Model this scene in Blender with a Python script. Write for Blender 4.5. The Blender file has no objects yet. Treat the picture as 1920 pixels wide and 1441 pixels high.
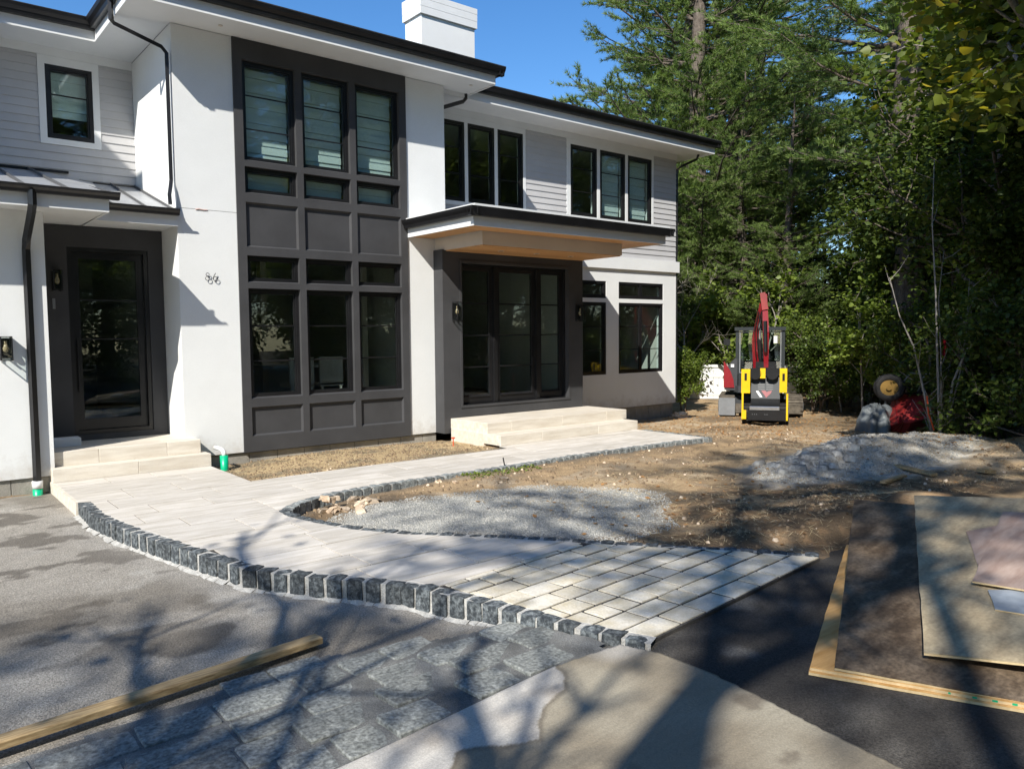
import bpy, math, random
import numpy as np
from mathutils import Matrix, Vector

S = bpy.context.scene
COL = S.collection
# ------------------------------------------------------------------ camera
F_PX, YAW, PITCH, ROLL, CAM_H = 1466.94, math.radians(39.164), math.radians(-3.7448), math.radians(-0.49247), 1.65
fw = Vector((math.sin(YAW)*math.cos(PITCH), math.cos(YAW)*math.cos(PITCH), math.sin(PITCH)))
rt = fw.cross(Vector((0, 0, 1))).normalized(); up = rt.cross(fw)
r2 = rt*math.cos(ROLL)+up*math.sin(ROLL); u2 = -rt*math.sin(ROLL)+up*math.cos(ROLL)
cam = bpy.data.cameras.new('camera'); cam.sensor_width = 36; cam.lens = 36*F_PX/1920
cam.clip_start = .05; cam.clip_end = 500
co = bpy.data.objects.new('camera', cam); COL.objects.link(co)
co.matrix_world = Matrix(((r2.x, u2.x, -fw.x, 0), (r2.y, u2.y, -fw.y, 0), (r2.z, u2.z, -fw.z, CAM_H), (0, 0, 0, 1)))
S.camera = co
# ------------------------------------------------------------------ light
SUN = Vector((-1.66, -1.0, 1.66)).normalized()
EL = math.asin(SUN.z); AZ = math.atan2(SUN.x, SUN.y)
world = bpy.data.worlds.new('World'); S.world = world; world.use_nodes = True
wn = world.node_tree; bg = wn.nodes['Background']
sky = wn.nodes.new('ShaderNodeTexSky'); sky.sky_type = 'NISHITA'; sky.sun_disc = False
sky.sun_elevation = EL; sky.sun_rotation = AZ % (2*math.pi)
sky.altitude = 200; sky.air_density = 1.0; sky.dust_density = .15; sky.ozone_density = 3.5
hs = wn.nodes.new('ShaderNodeHueSaturation'); hs.inputs['Saturation'].default_value = 1.24; hs.inputs['Hue'].default_value = .503
wn.links.new(sky.outputs[0], hs.inputs['Color']); wn.links.new(hs.outputs[0], bg.inputs[0]); bg.inputs[1].default_value = .125
sl = bpy.data.lights.new('sun', 'SUN'); sl.energy = 5.0; sl.angle = math.radians(.53); sl.color = (1, .955, .88)
so = bpy.data.objects.new('sun', sl); COL.objects.link(so)
so.rotation_euler = SUN.to_track_quat('Z', 'Y').to_euler(); so.location = (0, 0, 30)
S.view_settings.view_transform = 'Standard'; S.view_settings.look = 'None'
S.view_settings.exposure = .52; S.view_settings.gamma = 1.0; S.view_settings.use_curve_mapping = False
S.cycles.max_bounces = 8; S.cycles.transparent_max_bounces = 16; S.cycles.diffuse_bounces = 3; S.cycles.glossy_bounces = 3

# ------------------------------------------------------------------ helpers
rng = np.random.default_rng(7)
R = random.Random(11)

def tag(o, label=None, cat=None, group=None, kind=None):
    if label: o['label'] = label
    if cat: o['category'] = cat
    if group: o['group'] = group
    if kind: o['kind'] = kind
    return o

def empty(name, loc=(0, 0, 0), rz=0.0):
    o = bpy.data.objects.new(name, None); COL.objects.link(o)
    o.location = loc; o.rotation_euler = (0, 0, rz); o.empty_display_size = .2
    return o

class MB:
    def __init__(s): s.v = []; s.f = []
    def quad(s, a, b, c, d):
        n = len(s.v); s.v += [a, b, c, d]; s.f.append((n, n+1, n+2, n+3)); return s
    def poly(s, pts):
        n = len(s.v); s.v += list(pts); s.f.append(tuple(range(n, n+len(pts)))); return s
    def box(s, x0, x1, y0, y1, z0, z1):
        n = len(s.v)
        s.v += [(x0, y0, z0), (x1, y0, z0), (x1, y1, z0), (x0, y1, z0), (x0, y0, z1), (x1, y0, z1), (x1, y1, z1), (x0, y1, z1)]
        s.f += [tuple(n+i for i in q) for q in ((0, 3, 2, 1), (4, 5, 6, 7), (0, 1, 5, 4), (1, 2, 6, 5), (2, 3, 7, 6), (3, 0, 4, 7))]
        return s
    def cbox(s, x0, x1, y0, y1, z0, z1, c=.006):
        """box with chamfered vertical+top edges"""
        def ring(dx, z): return [(x0+dx+c*a, y0+dx+c*b, z) for a, b in ()]
        pts = [(x0+c, y0), (x1-c, y0), (x1, y0+c), (x1, y1-c), (x1-c, y1), (x0+c, y1), (x0, y1-c), (x0, y0+c)]
        return s.prism(pts, z0, z1, top_c=c)
    def prism(s, pts, z0, z1, top_c=0.0):
        n = len(s.v); k = len(pts)
        cx = sum(p[0] for p in pts)/k; cy = sum(p[1] for p in pts)/k
        area = sum(pts[i][0]*pts[(i+1) % k][1]-pts[(i+1) % k][0]*pts[i][1] for i in range(k))
        if area < 0: pts = pts[::-1]
        s.v += [(x, y, z0) for x, y in pts]
        if top_c:
            s.v += [(x, y, z1-top_c) for x, y in pts]
            q = []
            for i, (x, y) in enumerate(pts):
                ax, ay = pts[i-1]; bx, by = pts[(i+1) % k]
                e1 = Vector((x-ax, y-ay)); e2 = Vector((bx-x, by-y))
                if e1.length < 1e-6 or e2.length < 1e-6: q.append((x, y)); continue
                e1.normalize(); e2.normalize()
                nn = Vector((-e1.y-e2.y, e1.x+e2.x))
                if nn.length < 1e-6: q.append((x, y)); continue
                nn.normalize(); q.append((x+nn.x*top_c, y+nn.y*top_c))
            s.v += [(x, y, z1) for x, y in q]
            L = 3
        else:
            s.v += [(x, y, z1) for x, y in pts]; L = 2
        s.f.append(tuple(n+i for i in range(k))[::-1])
        s.f.append(tuple(n+(L-1)*k+i for i in range(k)))
        for l in range(L-1):
            for i in range(k):
                j = (i+1) % k
                s.f.append((n+l*k+i, n+l*k+j, n+(l+1)*k+j, n+(l+1)*k+i))
        return s
    def extr(s, prof, a, b, axis='x'):
        """profile of (y,z) swept along x from a to b (or (x,z) along y)"""
        n = len(s.v); k = len(prof)
        if axis == 'x': s.v += [(a, p, q) for p, q in prof]+[(b, p, q) for p, q in prof]
        else: s.v += [(p, a, q) for p, q in prof]+[(p, b, q) for p, q in prof]
        s.f.append(tuple(n+i for i in range(k))); s.f.append(tuple(n+k+i for i in range(k))[::-1])
        for i in range(k):
            j = (i+1) % k; s.f.append((n+i, n+k+i, n+k+j, n+j))
        return s
    def tube(s, pts, r, sides=8, cap=True):
        P = [Vector(p) for p in pts]; rr = r if isinstance(r, (list, tuple)) else [r]*len(P)
        n0 = len(s.v); ref = None
        for i, p in enumerate(P):
            d = (P[min(i+1, len(P)-1)]-P[max(i-1, 0)])
            d = d.normalized() if d.length > 1e-9 else Vector((0, 0, 1))
            if ref is None: ref = d.orthogonal().normalized()
            ref = (ref-d*ref.dot(d)); ref = ref.normalized() if ref.length > 1e-6 else d.orthogonal().normalized()
            b = d.cross(ref)
            for k in range(sides):
                a = 2*math.pi*(k+.5)/sides
                s.v.append(tuple(p+(ref*math.cos(a)+b*math.sin(a))*rr[i]))
        for i in range(len(P)-1):
            for k in range(sides):
                k2 = (k+1) % sides
                s.f.append((n0+i*sides+k, n0+i*sides+k2, n0+(i+1)*sides+k2, n0+(i+1)*sides+k))
        if cap:
            s.f.append(tuple(n0+k for k in range(sides))[::-1])
            s.f.append(tuple(n0+(len(P)-1)*sides+k for k in range(sides)))
        return s
    def mesh(s, name, m=None, smooth=False):
        me = bpy.data.meshes.new(name); me.from_pydata([tuple(v) for v in s.v], [], s.f)
        if m: me.materials.append(m)
        if smooth: me.polygons.foreach_set('use_smooth', [True]*len(me.polygons))
        me.update(); return me
    def build(s, name, m=None, parent=None, smooth=False, inv=True):
        return link(name, s.mesh(name, m, smooth), parent, inv)

def fix_normals(me):
    import bmesh
    b = bmesh.new(); b.from_mesh(me); bmesh.ops.recalc_face_normals(b, faces=b.faces); b.to_mesh(me); b.free()

def link(name, me, parent=None, inv=True):
    o = bpy.data.objects.new(name, me); COL.objects.link(o)
    if parent:
        o.parent = parent
        if inv:     # mesh is written in world coordinates
            o.matrix_parent_inverse = wm(parent).inverted()
    return o

def wm(o):
    m = Matrix.LocRotScale(o.location, o.rotation_euler, o.scale)
    return (wm(o.parent) @ o.matrix_parent_inverse @ m) if o.parent else m

def np_mesh(name, V, Fc, m=None, smooth=False, k=None):
    """V (n,3); Fc (m,k) int"""
    V = np.asarray(V, np.float32); Fc = np.asarray(Fc, np.int32); k = Fc.shape[1]
    me = bpy.data.meshes.new(name); me.vertices.add(len(V)); me.vertices.foreach_set('co', V.ravel())
    me.loops.add(Fc.size); me.loops.foreach_set('vertex_index', Fc.ravel())
    me.polygons.add(len(Fc)); me.polygons.foreach_set('loop_start', np.arange(0, Fc.size, k, dtype=np.int32))
    try: me.polygons.foreach_set('loop_total', np.full(len(Fc), k, np.int32))
    except Exception: pass
    if smooth: me.polygons.foreach_set('use_smooth', np.ones(len(Fc), bool))
    if m: me.materials.append(m)
    me.update(calc_edges=True); return me

# ---- noise / sdf in numpy
def vnoise(x, y, seed=0):
    x = np.asarray(x, float); y = np.asarray(y, float)
    xi = np.floor(x).astype(np.int64); yi = np.floor(y).astype(np.int64)
    fx = x-xi; fy = y-yi; fx = fx*fx*(3-2*fx); fy = fy*fy*(3-2*fy)
    def h(a, b):
        n = (a*374761393+b*668265263+seed*1442695041) & 0xffffffff
        n = ((n ^ (n >> 13))*1274126177) & 0xffffffff
        return ((n ^ (n >> 16)) & 0xffff)/65535.0
    return (h(xi, yi)*(1-fx)+h(xi+1, yi)*fx)*(1-fy)+(h(xi, yi+1)*(1-fx)+h(xi+1, yi+1)*fx)*fy
def fbm(x, y, seed=0, oct=4):
    t = 0; a = .5
    for i in range(oct): t = t+a*vnoise(np.asarray(x)*2**i+17.3*i, np.asarray(y)*2**i-9.1*i, seed+i); a *= .5
    return t/(1-.5**oct)
def sdf(P, x, y):
    """signed distance to polygon (negative inside)"""
    x = np.asarray(x, float); y = np.asarray(y, float)
    d = np.full(x.shape, 1e9); ins = np.zeros(x.shape, bool)
    for i in range(len(P)):
        ax, ay = P[i-1]; bx, by = P[i]
        ex, ey = bx-ax, by-ay; wx, wy = x-ax, y-ay
        t = np.clip((wx*ex+wy*ey)/(ex*ex+ey*ey+1e-12), 0, 1)
        d = np.minimum(d, (wx-ex*t)**2+(wy-ey*t)**2)
        c = ((ay > y) != (by > y)) & (x < (bx-ax)*(y-ay)/((by-ay) if by != ay else 1e-12)+ax)
        ins ^= c
    d = np.sqrt(d); return np.where(ins, -d, d)
def smooth(a, b, x):
    t = np.clip((np.asarray(x, float)-a)/(b-a), 0, 1); return t*t*(3-2*t)

# ------------------------------------------------------------------ materials
def newmat(name):
    m = bpy.data.materials.new(name); m.use_nodes = True
    return m, m.node_tree, m.node_tree.nodes['Principled BSDF']
def node(nt, t, **kw):
    n = nt.nodes.new(t)
    for k, v in kw.items():
        if k in n.inputs: n.inputs[k].default_value = v
        else: setattr(n, k, v)
    return n
def rgb(c): return (c[0], c[1], c[2], 1)

def mat(name, col, rough=.7, var=.12, scale=3.0, bump=.0, bscale=60.0, col2=None, metal=0.0, spec=.4,
        stretch=None, fine=0.0, objvar=0.0, ramp=(.35, .65), detail=5.0):
    m, nt, bs = newmat(name); L = nt.links
    geo = node(nt, 'ShaderNodeNewGeometry'); src = geo.outputs['Position']
    if stretch or objvar:
        mp = node(nt, 'ShaderNodeMapping'); L.new(src, mp.inputs['Vector'])
        if stretch: mp.inputs['Scale'].default_value = stretch
        if objvar:
            oi = node(nt, 'ShaderNodeObjectInfo'); ml = node(nt, 'ShaderNodeMath', operation='MULTIPLY'); ml.inputs[1].default_value = 37.0
            L.new(oi.outputs['Random'], ml.inputs[0]); cb = node(nt, 'ShaderNodeCombineXYZ')
            L.new(ml.outputs[0], cb.inputs[0]); L.new(ml.outputs[0], cb.inputs[2]); L.new(cb.outputs[0], mp.inputs['Location'])
        src = mp.outputs[0]
    nz = node(nt, 'ShaderNodeTexNoise', Scale=scale, Detail=detail, Roughness=.6); L.new(src, nz.inputs['Vector'])
    cr = node(nt, 'ShaderNodeValToRGB'); L.new(nz.outputs['Fac'], cr.inputs[0])
    c2 = col2 or [min(1, c*(1+var)) for c in col]; c1 = col if col2 else [c*(1-var) for c in col]
    cr.color_ramp.elements[0].color = rgb(c1); cr.color_ramp.elements[1].color = rgb(c2)
    cr.color_ramp.elements[0].position = ramp[0]; cr.color_ramp.elements[1].position = ramp[1]
    out = cr.outputs[0]
    if fine:
        n2 = node(nt, 'ShaderNodeTexNoise', Scale=bscale*1.7, Detail=2.0); L.new(geo.outputs['Position'], n2.inputs['Vector'])
        mr = node(nt, 'ShaderNodeMapRange'); mr.inputs[1].default_value = .3; mr.inputs[2].default_value = .7
        mr.inputs[3].default_value = 1-fine; mr.inputs[4].default_value = 1+fine; L.new(n2.outputs['Fac'], mr.inputs[0])
        vm = node(nt, 'ShaderNodeVectorMath', operation='SCALE'); L.new(out, vm.inputs[0]); L.new(mr.outputs[0], vm.inputs['Scale']); out = vm.outputs[0]
    if objvar:
        mr = node(nt, 'ShaderNodeMapRange'); mr.inputs[3].default_value = 1-objvar; mr.inputs[4].default_value = 1+objvar
        L.new(oi.outputs['Random'], mr.inputs[0])
        vm = node(nt, 'ShaderNodeVectorMath', operation='SCALE'); L.new(out, vm.inputs[0]); L.new(mr.outputs[0], vm.inputs['Scale']); out = vm.outputs[0]
    L.new(out, bs.inputs['Base Color'])
    bs.inputs['Roughness'].default_value = rough; bs.inputs['Metallic'].default_value = metal
    bs.inputs['Specular IOR Level'].default_value = spec
    if bump:
        nb = node(nt, 'ShaderNodeTexNoise', Scale=bscale, Detail=4.0); L.new(geo.outputs['Position'], nb.inputs['Vector'])
        bp = node(nt, 'ShaderNodeBump', Strength=1.0, Distance=bump); L.new(nb.outputs['Fac'], bp.inputs['Height'])
        L.new(bp.outputs[0], bs.inputs['Normal'])
    return m

def attrmat(name, rough=.9, bump=.01, bscale=40., fine=.25, spec=.3, fscale=120., wet=False):
    """ground sheet: colour from the vertex attribute 'col' (stains, soil kinds), grain from noise"""
    m, nt, bs = newmat(name); L = nt.links
    at = node(nt, 'ShaderNodeAttribute', attribute_name='col'); geo = node(nt, 'ShaderNodeNewGeometry')
    n2 = node(nt, 'ShaderNodeTexNoise', Scale=fscale, Detail=5.0, Roughness=.8); L.new(geo.outputs['Position'], n2.inputs['Vector'])
    mr = node(nt, 'ShaderNodeMapRange'); mr.inputs[1].default_value = .3; mr.inputs[2].default_value = .7
    mr.inputs[3].default_value = 1-fine; mr.inputs[4].default_value = 1+fine; L.new(n2.outputs['Fac'], mr.inputs[0])
    vm = node(nt, 'ShaderNodeVectorMath', operation='SCALE'); L.new(at.outputs['Color'], vm.inputs[0]); L.new(mr.outputs[0], vm.inputs['Scale'])
    L.new(vm.outputs[0], bs.inputs['Base Color'])
    bs.inputs['Specular IOR Level'].default_value = spec
    if wet:
        r2_ = node(nt, 'ShaderNodeMapRange'); L.new(at.outputs['Alpha'], r2_.inputs[0]); r2_.inputs[3].default_value = .38; r2_.inputs[4].default_value = rough
        L.new(r2_.outputs[0], bs.inputs['Roughness'])
    else: bs.inputs['Roughness'].default_value = rough
    nb = node(nt, 'ShaderNodeTexNoise', Scale=bscale, Detail=6.0, Roughness=.65); L.new(geo.outputs['Position'], nb.inputs['Vector'])
    bp = node(nt, 'ShaderNodeBump', Strength=1.0, Distance=bump); L.new(nb.outputs['Fac'], bp.inputs['Height']); L.new(bp.outputs[0], bs.inputs['Normal'])
    return m

def glassmat(name, tint=(.84, .90, .885)):
    m, nt, bs = newmat(name); L = nt.links; nt.nodes.remove(bs)
    out = nt.nodes['Material Output']
    tr = node(nt, 'ShaderNodeBsdfTransparent', Color=rgb(tint)); gl = node(nt, 'ShaderNodeBsdfGlossy', Roughness=.003)
    gl.inputs['Color'].default_value = (1, 1, 1, 1)
    geo = node(nt, 'ShaderNodeNewGeometry')
    nz = node(nt, 'ShaderNodeTexNoise', Scale=1.3, Detail=1.0); L.new(geo.outputs['Position'], nz.inputs['Vector'])
    bp = node(nt, 'ShaderNodeBump', Strength=1.0, Distance=.0005); L.new(nz.outputs['Fac'], bp.inputs['Height']); L.new(bp.outputs[0], gl.inputs['Normal'])
    lw = node(nt, 'ShaderNodeLayerWeight', Blend=.5); pw = node(nt, 'ShaderNodeMath', operation='POWER'); pw.inputs[1].default_value = 5.0; L.new(lw.outputs['Facing'], pw.inputs[0])
    fr = node(nt, 'ShaderNodeMath', operation='MULTIPLY_ADD'); fr.inputs[1].default_value = .90; fr.inputs[2].default_value = .055; L.new(pw.outputs[0], fr.inputs[0]); mx = node(nt, 'ShaderNodeMixShader')
    L.new(fr.outputs[0], mx.inputs[0]); L.new(tr.outputs[0], mx.inputs[1]); L.new(gl.outputs[0], mx.inputs[2]); L.new(mx.outputs[0], out.inputs[0])
    return m

def leafmat(name, c1, c2, trans=.35, rough=.5, spec=.3, c3=None):
    m, nt, bs = newmat(name); L = nt.links
    geo = node(nt, 'ShaderNodeNewGeometry'); oi = node(nt, 'ShaderNodeObjectInfo')
    nz = node(nt, 'ShaderNodeTexNoise', Scale=.7, Detail=2.0); L.new(geo.outputs['Position'], nz.inputs['Vector'])
    ad = node(nt, 'ShaderNodeMath', operation='MULTIPLY_ADD'); ad.inputs[1].default_value = .75; ad.inputs[2].default_value = -.15
    L.new(nz.outputs['Fac'], ad.inputs[0])
    a2 = node(nt, 'ShaderNodeMath', operation='MULTIPLY_ADD'); a2.inputs[1].default_value = .55
    L.new(geo.outputs['Random Per Island'], a2.inputs[0]); L.new(ad.outputs[0], a2.inputs[2])
    cr = node(nt, 'ShaderNodeValToRGB'); L.new(a2.outputs[0], cr.inputs[0])
    cr.color_ramp.elements[0].color = rgb(c1); cr.color_ramp.elements[1].color = rgb(c2)
    cr.color_ramp.elements[0].position = .15; cr.color_ramp.elements[1].position = .7
    if c3:
        e = cr.color_ramp.elements.new(.82); e.color = rgb(c3)
    L.new(cr.outputs[0], bs.inputs['Base Color']); bs.inputs['Roughness'].default_value = rough; bs.inputs['Specular IOR Level'].default_value = spec
    tl = node(nt, 'ShaderNodeBsdfTranslucent'); vm = node(nt, 'ShaderNodeVectorMath', operation='MULTIPLY')
    vm.inputs[1].default_value = (1.25, 1.35, .6); L.new(cr.outputs[0], vm.inputs[0]); L.new(vm.outputs[0], tl.inputs['Color'])
    mx = node(nt, 'ShaderNodeMixShader'); mx.inputs[0].default_value = trans
    L.new(bs.outputs[0], mx.inputs[1]); L.new(tl.outputs[0], mx.inputs[2]); L.new(mx.outputs[0], nt.nodes['Material Output'].inputs[0])
    return m

STUCCO = mat('stucco', (.755, .765, .75), .9, .035, 1.1, .0016, 160., fine=.05)
def add_splash(m):
    nt = m.node_tree; L = nt.links; bs = nt.nodes['Principled BSDF']; src = bs.inputs['Base Color'].links[0].from_socket
    geo = node(nt, 'ShaderNodeNewGeometry'); sp = node(nt, 'ShaderNodeSeparateXYZ'); L.new(geo.outputs['Position'], sp.inputs[0])
    nz = node(nt, 'ShaderNodeTexNoise', Scale=5.0, Detail=6.0, Roughness=.75); L.new(geo.outputs['Position'], nz.inputs['Vector'])
    mr = node(nt, 'ShaderNodeMapRange'); mr.inputs[1].default_value = .55; mr.inputs[2].default_value = .05; mr.inputs[3].default_value = -.25; mr.inputs[4].default_value = .35; L.new(sp.outputs['Z'], mr.inputs[0])
    ad = node(nt, 'ShaderNodeMath', operation='ADD'); L.new(mr.outputs[0], ad.inputs[0]); L.new(nz.outputs['Fac'], ad.inputs[1])
    m2 = node(nt, 'ShaderNodeMapRange'); m2.inputs[1].default_value = .55; m2.inputs[2].default_value = .95; m2.inputs[3].default_value = 0; m2.inputs[4].default_value = .45; L.new(ad.outputs[0], m2.inputs[0])
    mx = node(nt, 'ShaderNodeMix', data_type='RGBA'); L.new(m2.outputs[0], mx.inputs[0]); L.new(src, mx.inputs[6]); mx.inputs[7].default_value = (.36, .29, .21, 1); L.new(mx.outputs[2], bs.inputs['Base Color'])
add_splash(STUCCO)
WHITE = mat('white_paint', (.74, .75, .74), .55, .03, 2.0, .0006, 30.)
SIDING = mat('siding_paint', (.48, .475, .475), .6, .04, 2.5, .0006, 40., objvar=.03)
DARK = mat('charcoal_paint', (.058, .058, .060), .6, .12, 1.7, .0006, 45., spec=.2)
BLACK = mat('black_metal', (.012, .012, .013), .32, .2, 4.0, .0004, 20., spec=.5)
ROOFM = mat('roof_metal', (.42, .43, .44), .38, .08, 3.0, .001, 6., metal=.35)
SHINGLE = mat('roof_shingle', (.035, .035, .037), .9, .3, 14.0, .01, 25.)
CEDAR = mat('cedar_boards', (.42, .20, .075), .5, .1, 3.0, .0012, 50., col2=(.62, .36, .16), stretch=(.7, 14, 14), objvar=.1)
CREAM = mat('cream_paint', (.62, .57, .50), .7, .04, 2.0, .001, 40.)
GLASS = glassmat('window_glass')
ROOM = mat('room_wall', (.60, .58, .54), .9, .05, 1.0)
ROOMFLOOR = mat('room_floor', (.22, .15, .09), .5, .3, 2.0, stretch=(1, 12, 1))
BLIND = mat('blind_fabric', (.74, .80, .78), .8, .04, 3.0)
LIME = mat('limestone', (.56, .50, .41), .72, .1, 2.2, .0015, 70., col2=(.68, .63, .54), stretch=(1.0, 7, 7), objvar=.055, fine=.05)
LIMEP = mat('limestone_paver', (.48, .44, .375), .72, .1, 2.4, .0012, 70., col2=(.63, .59, .53), stretch=(1.0, 5, 5), objvar=.08, fine=.07)
SANDP = mat('sandstone_paver', (.53, .465, .335), .85, .1, 6.0, .004, 45., col2=(.68, .64, .55), objvar=.13, fine=.10)
COBBLE = mat('granite_cobble', (.035, .041, .045), .8, .1, 30.0, .008, 60., col2=(.20, .22, .225), objvar=.3, fine=.35, ramp=(.42, .74))
COBBLE2 = mat('granite_cobble_dusty', (.10, .11, .11), .85, .1, 22.0, .008, 55., col2=(.30, .32, .31), objvar=.25, fine=.35, ramp=(.36, .7))
MORTAR = mat('mortar', (.42, .41, .38), .95, .2, 16.0, .008, 60., fine=.2)
MORTD = mat('joint_mortar', (.145, .145, .137), .95, .3, 6.0, .006, 90., fine=.3)
APRON = mat('apron_granite', (.150, .158, .148), .88, .1, 14.0, .010, 30., col2=(.25, .258, .24), objvar=.16, fine=.45, ramp=(.3, .7))
BLOCK = mat('concrete_block', (.30, .28, .24), .95, .15, 5.0, .004, 60., fine=.12)
DIRT = attrmat('dirt', .97, .022, 34., .28, .15, 90.)
ASPH = attrmat('asphalt', .9, .010, 80., .8, .35, 95., wet=True)
CONC = attrmat('concrete', .85, .003, 60., .26, .35, 110., wet=True)
GRAVEL = mat('gravel_stone', (.20, .205, .19), .95, .3, 30., objvar=0, fine=.2, col2=(.48, .46, .41))
JOINT = mat('dark_joint_sand', (.055, .05, .045), .95, .3, 20., .004, 90., fine=.3)
TANROCK = mat('tan_rock', (.36, .26, .17), .95, .2, 8., .006, 40., col2=(.58, .48, .36), objvar=.3)
GREYROCK = mat('grey_rubble', (.22, .205, .18), .95, .2, 9., .008, 30., col2=(.58, .555, .49), objvar=.25)
LUMBER = mat('lumber', (.25, .165, .075), .75, .2, 3.0, .001, 40., col2=(.50, .37, .20), stretch=(2, 30, 30))
PLYNEW = mat('new_plywood', (.50, .27, .085), .6, .2, 2.2, .001, 40., col2=(.72, .45, .19), stretch=(1.2, 9, 9))
PLYEDGE = mat('plywood_edge', (.62, .46, .24), .8, .2, 30., .001, 40., col2=(.74, .58, .34))
PLYDARK = mat('weathered_dark_plywood', (.070, .048, .030), .65, .2, 2.8, .002, 30., col2=(.27, .205, .14), stretch=(1, 2.5, 2.5), ramp=(.42, .8), spec=.35, fine=.3)
PLYGREY = mat('weathered_grey_plywood', (.26, .205, .128), .78, .15, 3.0, .002, 30., col2=(.46, .375, .24), stretch=(1, 3, 3), fine=.15)
PLYROSE = mat('rose_plywood', (.29, .20, .16), .65, .15, 3., .0015, 30., col2=(.42, .32, .265), stretch=(1, 5, 5))
PLYBLUE = mat('blue_grey_board', (.22, .25, .28), .5, .2, 6., .0015, 30., col2=(.36, .40, .44))
GREENP = mat('green_pipe', (.0, .42, .20), .35, .05, 4., spec=.5)
PVC = mat('white_pvc', (.74, .74, .72), .35, .04, 4., spec=.5)
REDP = mat('red_paint', (.22, .010, .016), .25, .1, 3., spec=.6)
REDD = mat('faded_red', (.24, .02, .018), .45, .25, 6., spec=.4)
YEL = mat('yellow_paint', (.72, .46, .01), .35, .08, 4., spec=.5)
GREYM = mat('machine_grey', (.034, .037, .040), .6, .1, 4., spec=.5)
LGREY = mat('light_grey_metal', (.26, .27, .28), .35, .1, 6., metal=.4)
STEEL = mat('steel', (.55, .56, .58), .28, .1, 6., metal=.9)
RUBBER = mat('rubber', (.02, .019, .018), .85, .3, 12., .004, 40.)
MUDR = mat('muddy_track', (.10, .085, .065), .95, .4, 9., .006, 40.)
TARP = mat('grey_tarp', (.09, .10, .105), .5, .25, 1.5, .02, 5., col2=(.20, .22, .22))
FENCEW = mat('white_vinyl', (.74, .75, .73), .5, .04, 3.)
BARK = mat('bark', (.075, .058, .045), .95, .3, 9., .03, 14., col2=(.17, .14, .115), stretch=(3, 3, .6))
BARKL = mat('pale_bark', (.16, .14, .12), .9, .3, 12., .01, 30., col2=(.34, .31, .27), stretch=(3, 3, .8))
DEADW = mat('dead_branch', (.30, .27, .23), .9, .2, 12.)
PINE = leafmat('pine_needles', (.060, .108, .036), (.25, .34, .095), .32, .5)
LEAFD = leafmat('dark_leaves', (.028, .052, .014), (.105, .145, .028), .35, .45)
LEAFL = leafmat('light_leaves', (.065, .110, .020), (.220, .280, .050), .4, .45)
MAPLE = leafmat('maple_leaves', (.055, .090, .018), (.185, .215, .035), .45, .45, c3=(.42, .33, .04))
STRAW = mat('straw', (.45, .33, .17), .9, .3, 20., col2=(.62, .50, .30))
ORANGE = mat('orange_marker', (.62, .08, .02), .6, .1, 5.)
BULB = mat('bulb_glass', (.36, .27, .16), .15, .05, 5., spec=.8)

# ------------------------------------------------------------------ plan (metres; x along the facade, y into the house)
CURB = [(1.62, 8.72), (1.60, 8.05), (1.68, 7.35), (1.79, 6.77), (1.92, 6.10), (2.07, 5.45), (2.31, 5.03), (2.54, 4.70), (2.72, 4.41), (2.86, 4.03), (2.96, 3.60), (3.06, 3.17), (3.15, 2.90), (3.22, 2.73)]
GARD_LOW = [(2.88, 7.0), (2.86, 6.80), (2.94, 6.38), (3.08, 5.95), (3.33, 5.52), (3.70, 5.10), (4.16, 4.51), (4.52, 4.0), (4.92, 3.50), (5.28, 2.95)]
GARD_UP = [(2.88, 7.0), (2.98, 7.15), (3.16, 7.30), (3.41, 7.44), (3.80, 7.54), (4.5, 7.59), (6.05, 7.60), (7.2, 7.64), (8.2, 7.64), (9.2, 7.60), (10.0, 7.52)]
PATIO = [(1.52, 10.32), (1.52, 8.74)] + CURB + [(5.28, 2.94)] + GARD_LOW[::-1][1:] + GARD_UP[1:] + [(10.0, 8.95), (7.04, 8.95), (7.02, 8.72), (4.75, 8.74), (3.25, 8.70), (3.25, 10.32)]
DRIVE = [(-30, -30), (14, -30), (14, .2), (7.4, 1.6), (5.75, 2.9), (5.28, 2.92), (3.22, 2.70)] + CURB[::-1][1:] + [(1.52, 8.74), (1.50, 10.22), (-30, 10.22)]
GRAV = [(3.10, 6.55), (3.9, 7.0), (5.5, 6.45), (6.35, 5.4), (5.2, 4.40), (4.55, 4.25), (4.1, 4.75), (3.35, 5.75)]
BED = [(3.25, 8.70), (7.02, 8.72), (7.0, 10.6), (3.25, 10.6)]

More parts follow.
